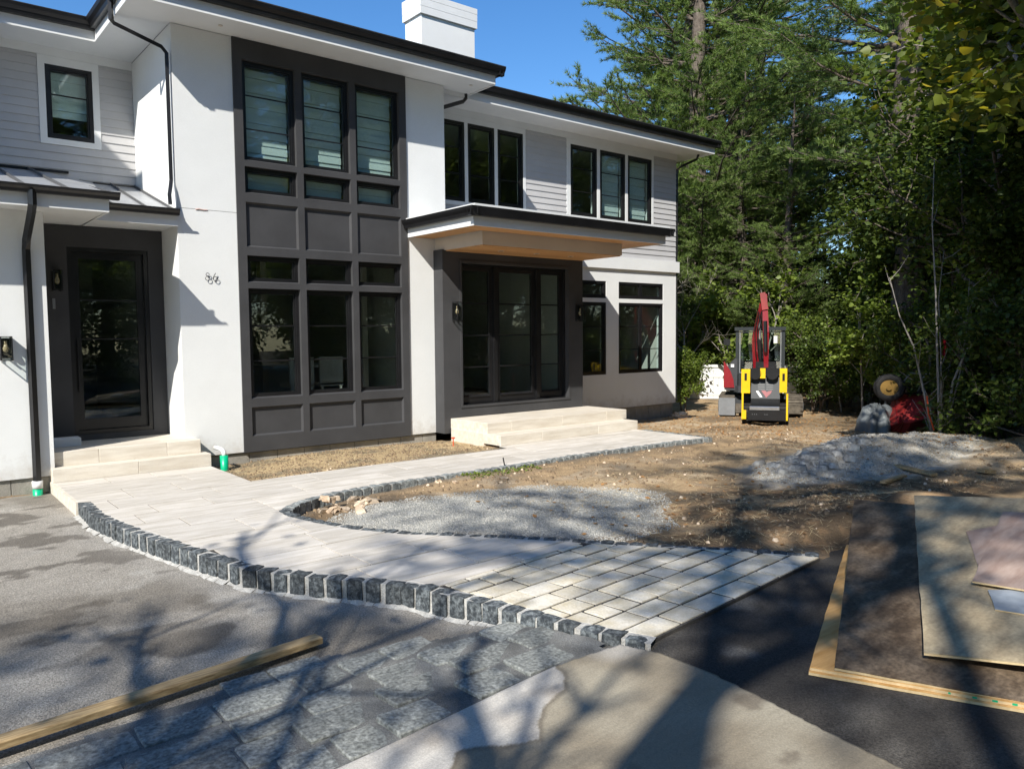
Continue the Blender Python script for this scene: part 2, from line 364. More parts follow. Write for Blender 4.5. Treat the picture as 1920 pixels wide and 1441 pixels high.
def drive_z(x, y):
    s = smooth(1.0, 3.1, x)*smooth(4.35, 3.0, y)
    z = -.145+.118*s+.02*smooth(8, 10, y)+.006*(fbm(x*.8, y*.8, 3)-.5)
    ap = smooth(4.35, 4.0, y)*smooth(3.3, 3.0, x)
    return z-.03*ap
def dirt_z(x, y):
    x = np.asarray(x, float); y = np.asarray(y, float)
    d = np.hypot(x, y)
    z = -.035-.20*smooth(11, 17, d)
    z = z-.065*smooth(5.5, 3.2, x)*smooth(5.0, 6.2, y)
    z = z+.055*np.clip(-sdf(GRAV, x, y)/.5, 0, 1)*fbm(x*2, y*2, 5)*1.3
    z = z+.34*np.exp(-(((x-6.7)**2+(y-2.65)**2)/(2*.75**2)))*smooth(.0, .5, np.minimum(sdf(PATIO, x, y), sdf(DRIVE, x, y)))
    e = ((x-10.9)/2.6)**2+((y-4.95)/.85)**2
    z = z+.24*np.clip(1-e, 0, 1)*(0.6+.8*fbm(x*2.2, y*2.2, 8))
    e2 = ((x-12.6)/2.6)**2+((y-3.6)/1.1)**2
    z = z+.22*np.clip(1-e2, 0, 1)
    z = z+.035*(fbm(x*1.3, y*1.3, 1)-.5)+.022*(fbm(x*6, y*6, 2)-.5)+.010*(fbm(x*19, y*19, 4, 2)-.5)
    rd = (x-7)*(-.44)+(y-5.6)*.90; ru = (x-7)*.90+(y-5.6)*.44
    rut = (np.exp(-((rd-.0)/.16)**2)+np.exp(-((rd-1.15)/.16)**2))*smooth(.5, 2, ru)*smooth(9, 7.5, ru)
    z = z-.035*rut*(.6+.8*fbm(x*2, y*2, 9))+.012*rut*(np.sin(ru*60) > .2)
    z = z+.05*(fbm(x*3, y*3, 14)-.5)*smooth(5.4, 4.2, y)*smooth(3.5, 5, x)
    inside = np.minimum(sdf(PATIO, x, y), sdf(DRIVE, x, y))
    z = np.where(inside < 0.02, -.45, z)
    hou = (x > 3.2) & (y > 10.9) & (x < 13.6)
    return z

def axis(segs):
    a = []
    for s, e, st in segs: a += list(np.arange(s, e, st))
    a.append(segs[-1][1]); return np.array(a)
def sheet(name, xs, ys, zf, cf, m, kind='structure', keep=None):
    X, Y = np.meshgrid(xs, ys); x = X.ravel(); y = Y.ravel(); z = zf(x, y)
    nx, ny = len(xs), len(ys)
    i = np.arange(nx-1)[None, :]+np.arange(ny-1)[:, None]*nx
    Fc = np.stack([i, i+1, i+1+nx, i+nx], -1).reshape(-1, 4)
    if keep is not None:
        cx = (X[:-1, :-1]+X[1:, 1:]).ravel()/2; cy = (Y[:-1, :-1]+Y[1:, 1:]).ravel()/2
        Fc = Fc[keep(cx, cy)]
    me = np_mesh(name, np.stack([x, y, z], 1), Fc, m, True)
    c = cf(x, y, z); at = me.color_attributes.new('col', 'FLOAT_COLOR', 'POINT'); at.data.foreach_set('color', c.astype(np.float32).ravel())
    o = link(name, me); return tag(o, kind=kind)

def mixc(a, b, t): t = np.asarray(t)[:, None]; return a*(1-t)+np.asarray(b)*t
def dirt_col(x, y, z):
    n1 = fbm(x*.55, y*.9, 21); n2 = fbm(x*2.4, y*3.2, 22); n3 = fbm(x*9, y*9, 23)
    c = np.tile(np.array([.40, .285, .165]), (len(x), 1))
    c = mixc(c, (.47, .37, .25), smooth(.45, .65, n2))
    moist = smooth(.46, .60, n1*.6+n2*.4)
    moist = np.maximum(moist*.75, smooth(1.5, .3, np.abs(sdf(PATIO, x, y)))*.55*smooth(4, 6, x)*smooth(.35, .55, n2))
    low = smooth(5.6, 4.4, y-.12*(x-5))*smooth(3.5, 5, x)*smooth(11, 8.5, x)
    moist = np.maximum(moist, low*smooth(.30, .52, n2))
    c = mixc(c, (.135, .095, .058), np.clip(moist, 0, 1))
    c = mixc(c, (.33, .20, .10), .6*smooth(.55, .7, n3)*low)
    g = np.clip(smooth(.12, -.18, sdf(GRAV, x, y)+.28*(n2-.5)), 0, 1)
    c = mixc(c, (.36, .36, .335), g*.95)
    e = ((x-10.6)/3.0)**2+((y-4.9)/1.0)**2
    c = mixc(c, (.50, .465, .395), smooth(1.25, .7, e+.8*(n2-.5))*(.65+.35*smooth(.4, .6, n3)))
    bed = smooth(.1, -.1, sdf(BED, x, y)); c = mixc(c, (.46, .35, .20), bed*.8)
    c = mixc(c, (.22, .18, .12), bed*smooth(.5, .6, n2))
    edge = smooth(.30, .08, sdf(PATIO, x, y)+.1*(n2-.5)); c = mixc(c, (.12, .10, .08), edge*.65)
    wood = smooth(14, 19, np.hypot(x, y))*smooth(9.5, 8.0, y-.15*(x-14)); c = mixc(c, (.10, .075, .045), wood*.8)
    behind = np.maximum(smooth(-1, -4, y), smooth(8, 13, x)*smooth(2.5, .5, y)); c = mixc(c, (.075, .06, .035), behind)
    c = c*(.8+.4*n3)[:, None]
    return np.concatenate([c, np.ones((len(x), 1))], 1)
xs = axis([(-70, -10, 4), (-10, 1.2, .6), (1.2, 7.5, .035), (7.5, 16, .06), (16, 30, .4), (30, 90, 3)])
ys = axis([(-70, -6, 4), (-6, 1.2, .5), (1.2, 8.2, .035), (8.2, 12, .06), (12, 30, .5), (30, 90, 3)])
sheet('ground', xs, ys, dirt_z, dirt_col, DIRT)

def asph_col(x, y, z):
    n1 = fbm(x*.9, y*1.6, 31); n2 = fbm(x*3, y*5, 32); n3 = fbm(x*14, y*14, 33)
    c = np.tile(np.array([.30, .275, .235]), (len(x), 1))
    c = mixc(c, (.20, .18, .15), smooth(.42, .62, n1)); c = mixc(c, (.38, .36, .32), .6*smooth(.55, .72, fbm(x*2.1, y*2.1, 39)))
    c = mixc(c, (.33, .31, .275), smooth(.35, .0, np.abs(sdf(CURB+[(3.4, 9)], x, y)-.12))*smooth(3.6, 4.6, y)*.7)
    wet = smooth(.565, .60, .6*n2+.4*fbm(x*1.2, y*2.5, 36))*smooth(4.4, 5.2, y)*smooth(2.6, 1.0, x)
    wet = np.maximum(wet, smooth(.03, -.02, np.hypot((x-1.33), (y-4.75)*1.4)-.30+.35*(n2-.5)))
    c = mixc(c, (.095, .082, .066), wet*.75)
    right = smooth(2.62, 2.8, x)*smooth(3.6, 3.3, y)
    dk = np.tile(np.array([.040, .036, .032]), (len(x), 1)); dk = mixc(dk, (.085, .078, .068), smooth(.45, .75, n2)*.8); dk = mixc(dk, (.16, .155, .145), smooth(.60, .72, fbm(x*1.7, y*1.7, 37))*.6)
    c = c*(1-right[:, None])+dk*right[:, None]
    far = smooth(3.2, 2.0, y)*smooth(1.2, .4, x); c = mixc(c, (.12, .12, .115), far)
    c = c*(.85+.3*n3)[:, None]
    return np.concatenate([c, (1-wet*.5)[:, None]], 1)
xs = axis([(-30, -3, 1.5), (-3, 0, .2), (0, 4.2, .03), (4.2, 8, .08), (8, 16, .8)])
ys = axis([(-30, 0, 1.5), (0, .9, .15), (.9, 10.35, .03)])
sheet('driveway', xs, ys, lambda x, y: np.where((sdf(PATIO, x, y) < -.15) | (sdf(DRIVE, x, y) > .45), -.5, drive_z(x, y)), asph_col, ASPH)

# concrete slab with its wet stain
WETB = [(2.62, 2.90), (2.59, 2.80), (2.46, 2.67), (2.28, 2.60), (2.12, 2.43), (2.02, 2.50), (1.82, 2.60), (1.66, 2.45), (1.52, 2.47), (1.2, 2.1), (.6, 1.0), (0, 0), (5, 0), (5, 3.2), (2.7, 3.0)]
SLAB = [(-3, 2.885), (2.55, 2.885), (3.04, 2.83), (3.10, 2.62), (3.11, 2.35), (3.07, 1.95), (3.03, 1.70), (2.97, 1.2), (2.9, .5), (2.8, -3), (-3, -3)]
def slab_z(x, y): return drive_z(x, y)+.034-.09*smooth(.0, .012, sdf(SLAB, x, y))
def slab_col(x, y, z):
    n2 = fbm(x*4, y*4, 42); n3 = fbm(x*16, y*16, 43); n4 = fbm(x*1.6, y*1.6, 44)
    d = sdf(WETB, x, y)+.10*(n2-.5)+.035*(n3-.5)
    wet = smooth(.006, -.006, d)
    c = np.tile(np.array([.47, .445, .40]), (len(x), 1)); c = mixc(c, (.36, .31, .25), smooth(.5, .7, n4))
    w = np.tile(np.array([.235, .20, .145]), (len(x), 1)); w = mixc(w, (.33, .295, .225), smooth(.4, .7, n4)); w = mixc(w, (.12, .095, .07), smooth(.58, .68, n2)*.6)
    w = mixc(w, (.44, .41, .36), smooth(2.62, 2.76, y+.08*(n2-.5))*smooth(2.75, 2.95, x)*.8)
    ring = smooth(.03, .0, np.abs(d+.01))*wet; w = mixc(w, (.12, .10, .075), ring*.6)
    c = c*(1-wet[:, None])+w*wet[:, None]
    c = c*(.93+.14*vnoise(x*9+y*40, y*130, 45))[:, None]
    return np.concatenate([c, (1-wet*.55)[:, None]], 1)
xs = axis([(-3, .4, .2), (.4, 3.2, .012)]); ys = axis([(-3, .8, .2), (.8, 2.9, .012)])
sheet('concrete_slab', xs, ys, slab_z, slab_col, CONC, keep=lambda x, y: sdf(SLAB, x, y) < .03)
# ------------------------------------------------------------------ paving: real slabs
def clip_rect(poly, rect):
    """Sutherland-Hodgman: region polygon clipped by convex polygon rect (ccw)"""
    out = [tuple(p) for p in poly]
    k = len(rect)
    for i in range(k):
        ax, ay = rect[i]; bx, by = rect[(i+1) % k]
        def side(p): return (bx-ax)*(p[1]-ay)-(by-ay)*(p[0]-ax)
        inp, out = out, []
        for j in range(len(inp)):
            p, q = inp[j-1], inp[j]; sp, sq = side(p), side(q)
            if (sp >= 0) != (sq >= 0):
                t = sp/(sp-sq); out.append((p[0]+(q[0]-p[0])*t, p[1]+(q[1]-p[1])*t))
            if sq >= 0: out.append(q)
        if len(out) < 3: return []
    res = []
    for p in out:
        if not res or math.dist(p, res[-1]) > .004: res.append(p)
    if len(res) > 1 and math.dist(res[0], res[-1]) < .004: res.pop()
    a = abs(sum(res[i-1][0]*res[i][1]-res[i][0]*res[i-1][1] for i in range(len(res)))/2) if len(res) > 2 else 0
    return res if a > .004 else []

walk = tag(empty('walkway', (4, 7, 0)), kind='structure')
bed = MB()
for i in range(1): bed.prism(PATIO, -.3, -.0075)
b_ = bed.mesh('mortar_bed', JOINT); fix_normals(b_); link('mortar_bed', b_, walk)
BORD = [(2.80, 4.22), (4.35, 4.38)]          # where large pavers give way to small ones
def border(x): return BORD[0][1]+(x-BORD[0][0])*.10
large_reg = PATIO[:2]+[p for p in CURB if p[1] > border(p[0])]+[(2.79, border(2.79)), (4.24, border(4.24))]+[p for p in GARD_LOW[::-1] if p[1] > border(p[0])]+GARD_UP[1:]+PATIO[-6:]
small_reg = [(2.79, border(2.79)-.004)]+[p for p in CURB if p[1] < border(p[0])]+[(5.28, 2.94)]+[p for p in GARD_LOW[::-1][1:] if p[1] < border(p[0])]+[(4.24, border(4.24)-.004)]
rowsY = [10.32, 10.09, 9.70, 9.21, 8.67, 8.18, 7.77, 7.38, 7.02, 6.50, 6.10, 5.66, 5.28, 4.93, 4.45, 3.9]
fixedx = {1: [2.02, 2.52, 3.3], 2: [2.77, 3.3], 3: [2.01, 2.52, 3.25], 4: [1.76, 2.77, 3.9, 5.0, 6.2, 7.1, 8.3, 9.3], 5: [2.02, 2.54, 3.5, 4.6, 5.3, 6.6, 7.5, 8.7, 9.6], 6: [1.80, 2.9, 4.3], 7: [2.08, 2.9]}
def paver(poly, z0, z1, m, name='paver'):
    mb = MB(); mb.prism(poly, z0, z1, top_c=.0018); me = mb.mesh(name, m); return link(name, me, walk)
for i in range(len(rowsY)-1):
    y1, y0 = rowsY[i], rowsY[i+1]
    if i in fixedx: cuts = [1.2]+fixedx[i]
    else:
        x = 1.2+R.uniform(.2, .8); cuts = [x]
        while x < 6: x += R.choice([.5, .75, .9, 1.1]); cuts.append(x)
    while cuts[-1] < 10.2: cuts.append(cuts[-1]+R.choice([.6, .9, 1.2]))
    g = .0055; gy_ = .0085
    for a, b in zip(cuts[:-1], cuts[1:]):
        sk = .035*max(0, 6.2-y0)      # lower rows swing slightly
        rect = [(a+g, y0+gy_-sk*(0)+.02*(a-2.5)*max(0, 6.5-y0)/2), (b-g, y0+gy_+.02*(b-2.5)*max(0, 6.5-y0)/2), (b-g, y1-gy_+.02*(b-2.5)*max(0, 6.5-y1)/2), (a+g, y1-gy_+.02*(a-2.5)*max(0, 6.5-y1)/2)]
        if rect[0][1] < 0: continue
        p = clip_rect(large_reg, rect)
        if p: paver(p, -.030, R.uniform(-.0012, .0012), LIMEP)
ca, sa = math.cos(math.radians(5.7)), math.sin(math.radians(5.7))
ox, oy = 3.22, 2.735
for r in range(10):
    h0 = r*.182; x = -1.0-R.uniform(0, .25)
    while x < 2.3:
        w = R.choice([.18, .22, .25, .27, .32]) if r else R.choice([.26, .33, .45])
        g = .0105; j = lambda: R.uniform(-.0045, .0045)
        loc = [(x+g+j(), h0+g+j()), (x+w-g+j(), h0+g+j()), (x+w-g+j(), h0+.182-g+j()), (x+g+j(), h0+.182-g+j())]
        rect = [(ox+u*ca-v*sa, oy+u*sa+v*ca) for u, v in loc]
        p = clip_rect(small_reg, rect)
        if p: paver(p, -.036, R.uniform(-.003, .003), SANDP)
        x += w
# white riser slab on the driveway side
mb = MB(); mb.box(1.49, 1.519, 8.74, 10.31, -.16, -.002); mb.build('edge_riser', LIME, walk)

# ---- cobble kerbs
def rough_block(seed, j=.055):
    r = random.Random(seed); mb = MB(); idx = {}
    def vid(i, k, l):
        if (i, k, l) not in idx:
            p = [(-.5, 0, .5)[i], (-.5, 0, .5)[k], (-.5, 0, .5)[l]]
            if sum(abs(c) > .4 for c in p) >= 2: p = [c*(.95 if sum(abs(q) > .4 for q in p) == 2 else .92) for c in p]
            p = [c+r.uniform(-j, j)*.5 for c in p]
            idx[(i, k, l)] = len(mb.v); mb.v.append(tuple(p))
        return idx[(i, k, l)]
    for ax in range(3):
        for s in (0, 2):
            for a in range(2):
                for b in range(2):
                    q = []
                    for da, db in ((0, 0), (1, 0), (1, 1), (0, 1)):
                        c = [0, 0, 0]; c[ax] = s; c[(ax+1) % 3] = a+da; c[(ax+2) % 3] = b+db; q.append(vid(*c))
                    mb.f.append(tuple(q if s == 2 else q[::-1]))
    return mb
cob = [rough_block(i).mesh('cobble', COBBLE) for i in range(6)]
cobd = [rough_block(i+9).mesh('cobble', COBBLE2) for i in range(6)]
def along(P, step):
    out = []; acc = 0
    for (ax, ay), (bx, by) in zip(P[:-1], P[1:]):
        L = math.hypot(bx-ax, by-ay)
        while acc < L:
            t = acc/L; out.append((ax+(bx-ax)*t, ay+(by-ay)*t, math.atan2(by-ay, bx-ax))); acc += step*R.uniform(.9, 1.1)
        acc -= L
    return out
def kerb(name, P, side, zf, step=.115, width=.10, h=.21, label='', skipto=None, meshes=None, mort=True, top=.006):
    root = tag(empty(name, (P[0][0], P[0][1], 0)), label, 'kerb')
    if mort:
        mb = MB(); q = []
        for i in range(len(P)):
            a = P[max(i-1, 0)]; b = P[min(i+1, len(P)-1)]; d = Vector((b[0]-a[0], b[1]-a[1])).normalized(); n = Vector((-d.y, d.x))*side
            q.append((P[i], (P[i][0]+n.x*(width-.013), P[i][1]+n.y*(width-.013))))
        for (a, b), (c, d) in zip(q[:-1], q[1:]):
            za, zb = zf(*a), zf(*c)
            mb.v += [(a[0], a[1], -.002), (b[0], b[1], -.006), (b[0], b[1], za-.12), (c[0], c[1], -.002), (d[0], d[1], -.006), (d[0], d[1], zb-.12)]
            n = len(mb.v)-6; mb.f += [(n, n+1, n+4, n+3), (n+1, n+2, n+5, n+4)]
        mb.build('mortar', MORTAR, root)
    for x, y, a in along(P, step):
        nx, ny = -math.sin(a)*side, math.cos(a)*side
        o = bpy.data.objects.new('cobble', R.choice(meshes or cob)); COL.objects.link(o)
        o.parent = root; o.matrix_parent_inverse = wm(root).inverted()
        zt = top+R.uniform(-.004, .006)
        o.location = (x+nx*width/2, y+ny*width/2, zt-h/2); o.scale = (step*R.uniform(.80, .88), width*1.05, h)
        o.rotation_euler = (R.uniform(-.04, .04), R.uniform(-.04, .04), a+R.uniform(-.05, .05)+R.choice([0, math.pi]))
    return root
OUTC = [(a, b) for a, b in CURB[:]]
kerb('cobble_kerb', OUTC, -1, lambda x, y: float(drive_z(x, y)), .138, .108, .24, 'long curved kerb of dark granite cobbles with pale mortar joints beside the driveway')
gz = lambda x, y: -.10
kerb('cobble_kerb', GARD_UP, -1 if False else -1, gz, .12, .10, .2, 'dark cobble edging along the garden side of the straight walkway', meshes=cobd)
kerb('cobble_kerb', GARD_LOW, 1, gz, .12, .095, .2, 'dark cobble edging between the lower pavers and the gravel garden bed')
kerb('cobble_kerb', [(3.25, 10.0), (3.25, 8.71)], -1 if False else 1, gz, .12, -.09, .2, 'short cobble edging beside the small soil bed next to the left steps', mort=False, top=-.012)
kerb('cobble_kerb', [(3.27, 8.70), (6.95, 8.72)], 1, gz, .12, .09, .2, 'straight cobble edging along the soil bed below the tall charcoal panel', mort=False, top=-.012)
kerb('cobble_kerb', [(10.0, 7.5), (10.0, 8.9)], -1, gz, .12, .10, .2, 'cobble edging across the far end of the walkway', mort=False, meshes=cobd)

# dried mortar skirt at the foot of the kerb
mb = MB(); q = []
Pk = CURB[:-2]
for i in range(len(Pk)):
    a = Pk[max(i-1, 0)]; b = Pk[min(i+1, len(Pk)-1)]; d = Vector((b[0]-a[0], b[1]-a[1])).normalized(); n = Vector((d.y, -d.x))
    w = R.uniform(.14, .165)
    q.append((Pk[i][0]+n.x*.07, Pk[i][1]+n.y*.07, Pk[i][0]+n.x*w, Pk[i][1]+n.y*w))
for a, b in zip(q[:-1], q[1:]):
    for k in range(6):
        t0, t1 = k/6, (k+1)/6
        def pt(t, o): return (a[o]+(b[o]-a[o])*t, a[o+1]+(b[o+1]-a[o+1])*t)
        w0, w1 = R.uniform(.6, 1.1), R.uniform(.6, 1.1)
        if k == 0: w0 = 1
        if k == 5: w1 = 1
        p0, p1 = pt(t0, 0), pt(t1, 0); e0, e1 = pt(t0, 2), pt(t1, 2)
        e0 = (p0[0]+(e0[0]-p0[0])*w0, p0[1]+(e0[1]-p0[1])*w0); e1 = (p1[0]+(e1[0]-p1[0])*w1, p1[1]+(e1[1]-p1[1])*w1)
        mb.quad((*p0, float(drive_z(*p0))+.03), (*e0, float(drive_z(*e0))+.001), (*e1, float(drive_z(*e1))+.001), (*p1, float(drive_z(*p1))+.03))
tag(mb.build('mortar_skirt', MORTAR), kind='structure')

# ---- granite apron in front of the concrete slab
apr = tag(empty('granite_apron', (1.5, 3.4, -.1)), kind='structure')
xs = np.arange(-2.0, 3.2, .05); ys = np.arange(2.78, 4.02, .03)
def apr_z(x, y): return drive_z(x, y)+.026+.006*(fbm(x*7, y*7, 51)-.5)
X, Y = np.meshgrid(xs, ys); nx = len(xs); i_ = np.arange(nx-1)[None, :]+np.arange(len(ys)-1)[:, None]*nx
Fc = np.stack([i_, i_+1, i_+1+nx, i_+nx], -1).reshape(-1, 4)
cx = (X[:-1, :-1]+X[1:, 1:]).ravel()/2; cy = (Y[:-1, :-1]+Y[1:, 1:]).ravel()/2
AP = [(-2, 2.80), (2.9, 2.80), (3.02, 2.95), (2.86, 3.5), (2.4, 3.72), (1.85, 3.98), (1.2, 3.93), (-2, 3.6)]
Fc = Fc[sdf(AP, cx, cy) < 0]
link('mortar_bed', np_mesh('mortar_bed', np.stack([X.ravel(), Y.ravel(), apr_z(X.ravel(), Y.ravel())], 1), Fc, MORTD, True), apr)
for r, y0 in enumerate((2.90, 3.135, 3.355, 3.585, 3.79)):
    x = -1.2+R.uniform(0, .2)
    while x < 3.0:
        w = R.uniform(.22, .46); h = .20
        cx_, cy_ = x+w/2, y0+h/2+ (.02*(r>2))
        if sdf(AP, [cx_], [cy_])[0] < -.03:
            pts = []; hw, hh = w/2-.001, h/2+.012
            for (ux, uy) in ((-.95, -1), (-.4, -1.0), (.1, -1), (.5, -1), (.95, -1), (1, -.85), (1, 0), (1, .85), (.95, 1), (.4, 1), (0, 1), (-.5, 1), (-.95, 1), (-1, .85), (-1, 0), (-1, -.85)):
                jx, jy = R.uniform(-.011, .001), R.uniform(-.012, .001)
                pts.append((cx_+ux*(hw+jx), cy_+uy*(hh+jy)))
            z = float(apr_z(cx_, cy_)); mb = MB(); mb.prism(pts, z-.05, z+R.uniform(.003, .008), top_c=.006)
            link('granite_sett', mb.mesh('granite_sett', APRON), apr)
        x += w

# ================================================================== HOUSE
house = tag(empty('house', (7, 11.5, 0)), 'two-storey white stucco and grey lap-sided house with tall charcoal window panel', 'house')
H_ = house
def wall_front(mb, x0, x1, z0, z1, yf, yb, holes=()):
    """wall facing -Y with rectangular openings, reveals included"""
    xs = sorted({x0, x1, *[h[0] for h in holes], *[h[1] for h in holes]}); zs = sorted({z0, z1, *[h[2] for h in holes], *[h[3] for h in holes]})
    xs = [x for x in xs if x0 <= x <= x1]; zs = [z for z in zs if z0 <= z <= z1]
    def solid(i, k):
        if i < 0 or k < 0 or i >= len(xs)-1 or k >= len(zs)-1: return False
        cx, cz = (xs[i]+xs[i+1])/2, (zs[k]+zs[k+1])/2
        return not any(h[0] < cx < h[1] and h[2] < cz < h[3] for h in holes)
    for i in range(len(xs)-1):
        for k in range(len(zs)-1):
            if not solid(i, k): continue
            a, b, c, d = xs[i], xs[i+1], zs[k], zs[k+1]
            mb.quad((a, yf, c), (b, yf, c), (b, yf, d), (a, yf, d)); mb.quad((b, yb, c), (a, yb, c), (a, yb, d), (b, yb, d))
            if not solid(i-1, k): mb.quad((a, yb, c), (a, yf, c), (a, yf, d), (a, yb, d))
            if not solid(i+1, k): mb.quad((b, yf, c), (b, yb, c), (b, yb, d), (b, yf, d))
            if not solid(i, k-1): mb.quad((a, yb, c), (b, yb, c), (b, yf, c), (a, yf, c))
            if not solid(i, k+1): mb.quad((a, yf, d), (b, yf, d), (b, yb, d), (a, yb, d))
    return mb
def frame(mb, x0, x1, z0, z1, yf, yb, w, wb=None):
    wb = wb or w
    mb.box(x0, x0+w, yf, yb, z0, z1); mb.box(x1-w, x1, yf, yb, z0, z1)
    mb.box(x0+w, x1-w, yf, yb, z0, z0+wb); mb.box(x0+w, x1-w, yf, yb, z1-w, z1); return mb
def window(x0, x1, z0, z1, y, munt=(), w=.045, blind=None, parent=None, name='window', mull=()):
    """black framed window; y = face of frame"""
    mb = MB(); frame(mb, x0+.001, x1-.001, z0+.001, z1-.001, y, y+.07, w)
    frame(mb, x0+w+.001, x1-w-.001, z0+w+.001, z1-w-.001, y+.018, y+.06, .022)
    f = mb.build(name, BLACK, parent or H_)
    g = MB(); g.box(x0+w+.012, x1-w-.012, y+.038, y+.046, z0+w+.012, z1-w-.012); g.build('pane', GLASS, f)
    for m_ in munt:
        b = MB(); b.box(x0+w+.02, x1-w-.02, y+.026, y+.0365, m_-.009, m_+.009); b.build('muntin', BLACK, f)
    for m_ in mull:
        b = MB(); b.box(m_-.04, m_+.04, y+.002, y+.0365, z0+w+.001, z1-w-.001); b.build('mullion', BLACK, f)
    if blind:
        b = MB(); zz = blind
        n = int((z1-w-zz)/.10)
        for i in range(n):
            za = z1-w-.02-i*.10; b.box(x0+w+.01, x1-w-.01, y+.13+.012*(i % 2), y+.134+.012*(i % 2), za-.098, za)
        b.build('blind', BLIND, f)
    return f

# --- tower walls
SEAM = 3.28
TOPZ = 5.56
for (a, b) in ((3.07, 3.83), (6.47, 7.19)):
    for z0, z1 in ((.07, SEAM-.003), (SEAM+.003, TOPZ)) if a < 4 else ((.07, TOPZ),):
        mb = MB(); mb.box(a, b, 10.48, 10.68, z0, z1); mb.build('stucco_wall', STUCCO, H_)
mb = MB(); mb.box(3.071, 3.829, 10.486, 10.6, SEAM-.003, SEAM+.003); mb.build('wall_seam', MORTD, H_)
mb = MB(); mb.box(3.07, 3.27, 10.68, 12.6, .07, TOPZ); mb.build('stucco_wall', STUCCO, H_)
mb = MB(); mb.box(6.99, 7.19, 10.68, 11.22, .07, TOPZ); mb.build('stucco_wall', STUCCO, H_)
mb = MB(); mb.tube([(3.30, 10.476, SEAM-.004), (3.34, 10.473, SEAM+.004), (3.40, 10.475, SEAM-.003), (3.45, 10.478, SEAM)], .007, 6); mb.build('seam_patch', mat('salmon_caulk', (.55, .38, .33), .9), H_)

# --- tall charcoal panel
cols = [(3.95, 4.69), (4.785, 5.515), (5.61, 6.35)]
rows = [(.28, .675), (.79, 2.285), (2.365, 2.725), (2.84, 3.435), (3.555, 3.905), (3.985, 5.30)]
holes = [(c[0], c[1], r[0], r[1]) for c in cols for r in rows]
mb = MB(); wall_front(mb, 3.83, 6.47, .065, TOPZ, 10.455, 10.60, holes)
panel = mb.build('facade_panel', DARK, H_)
for c in cols:
    for ri in (0, 3):
        r = rows[ri]; m = MB(); b = .022
        m.quad((c[0]+b, 10.492, r[0]+b), (c[1]-b, 10.492, r[0]+b), (c[1]-b, 10.492, r[1]-b), (c[0]+b, 10.492, r[1]-b))
        o_ = [(c[0], r[0]), (c[1], r[0]), (c[1], r[1]), (c[0], r[1])]; i2 = [(c[0]+b, r[0]+b), (c[1]-b, r[0]+b), (c[1]-b, r[1]-b), (c[0]+b, r[1]-b)]
        for k in range(4):
            j = (k+1) % 4
            m.quad((o_[k][0], 10.462, o_[k][1]), (o_[j][0], 10.462, o_[j][1]), (i2[j][0], 10.492, i2[j][1]), (i2[k][0], 10.492, i2[k][1]))
        m.build('recessed_panel', DARK, panel)
    window(*c, *rows[1], 10.515, (1.78, 1.30))
    window(*c, *rows[2], 10.515)
    window(*c, *rows[4], 10.515, blind=rows[4][0]+.02)
    window(*c, *rows[5], 10.515, (4.86, 4.42), blind=rows[5][0]+.03)
    for r in (rows[1], rows[2], rows[4], rows[5]):     # painted sill lip
        m = MB(); m.extr([(10.458, r[0]+.001), (10.514, r[0]+.001), (10.514, r[0]+.02)], c[0]+.001, c[1]-.001); m.build('sill', DARK, panel)

# --- foundation
mb = MB(); mb.box(3.10, 6.97, 10.53, 10.7, -.4, .064); mb.box(3.12, 7.0, 10.7, 11.1, -.4, .0)
mb.build('foundation_core', BLOCK, H_)
for i in range(10):
    m = MB(); x = 3.12+i*.40; m.cbox(x, min(x+.392, 6.97), 10.512, 10.529, -.30, .05, .003); m.build('foundation_block', BLOCK, H_)
for i in range(9):
    m = MB(); x = 10.05+i*.42; m.cbox(x, min(x+.41, 13.80), 11.262, 11.30, -.40, .06, .003); m.build('foundation_block', BLOCK, H_)
mb = MB(); mb.box(7.2, 13.79, 11.30, 11.45, -.6, .066); mb.box(13.6, 13.78, 11.45, 19, -.6, .066); mb.build('foundation_core', BLOCK, H_)
mb = MB(); mb.box(-6, 1.52, 10.25, 10.4, -.5, .066); mb.box(1.42, 1.52, 10.4, 11.2, -.5, .066); mb.build('foundation_core', BLOCK, H_)
for i in range(6):
    m = MB(); x = -.52+i*.41; m.cbox(x, min(x+.402, 1.515), 10.238, 10.249, -.34, .062, .003); m.build('foundation_block', BLOCK, H_)

# --- right wing
WY = 11.22
tl = [(10.9, 11.64), (12.01, 13.42)]
holes = [(a, b, .79, 2.262) for a, b in tl]+[(a, b, 2.345, 2.69) for a, b in tl]
mb = MB(); wall_front(mb, 10.0, 13.85, .07, 3.18, WY, WY+.18, holes); mb.build('stucco_wall', STUCCO, H_)
mb = MB(); mb.box(10.0, 13.91, WY-.05, WY-.001, 2.95, 3.185); mb.box(13.851, 13.91, WY-.001, 19, 2.95, 3.185); mb.build('band_course', STUCCO, H_)
mb = MB(); mb.box(13.67, 13.85, WY+.18, 19, .07, 5.41); mb.build('stucco_wall', STUCCO, H_)
for a, b in tl:
    window(a, b, .79, 2.262, WY+.012, (1.77, 1.29), .05, mull=((12.70,) if b > 13 else ()))
    window(a, b, 2.345, 2.69, WY+.012, (), .05, mull=((12.70,) if b > 13 else ()))
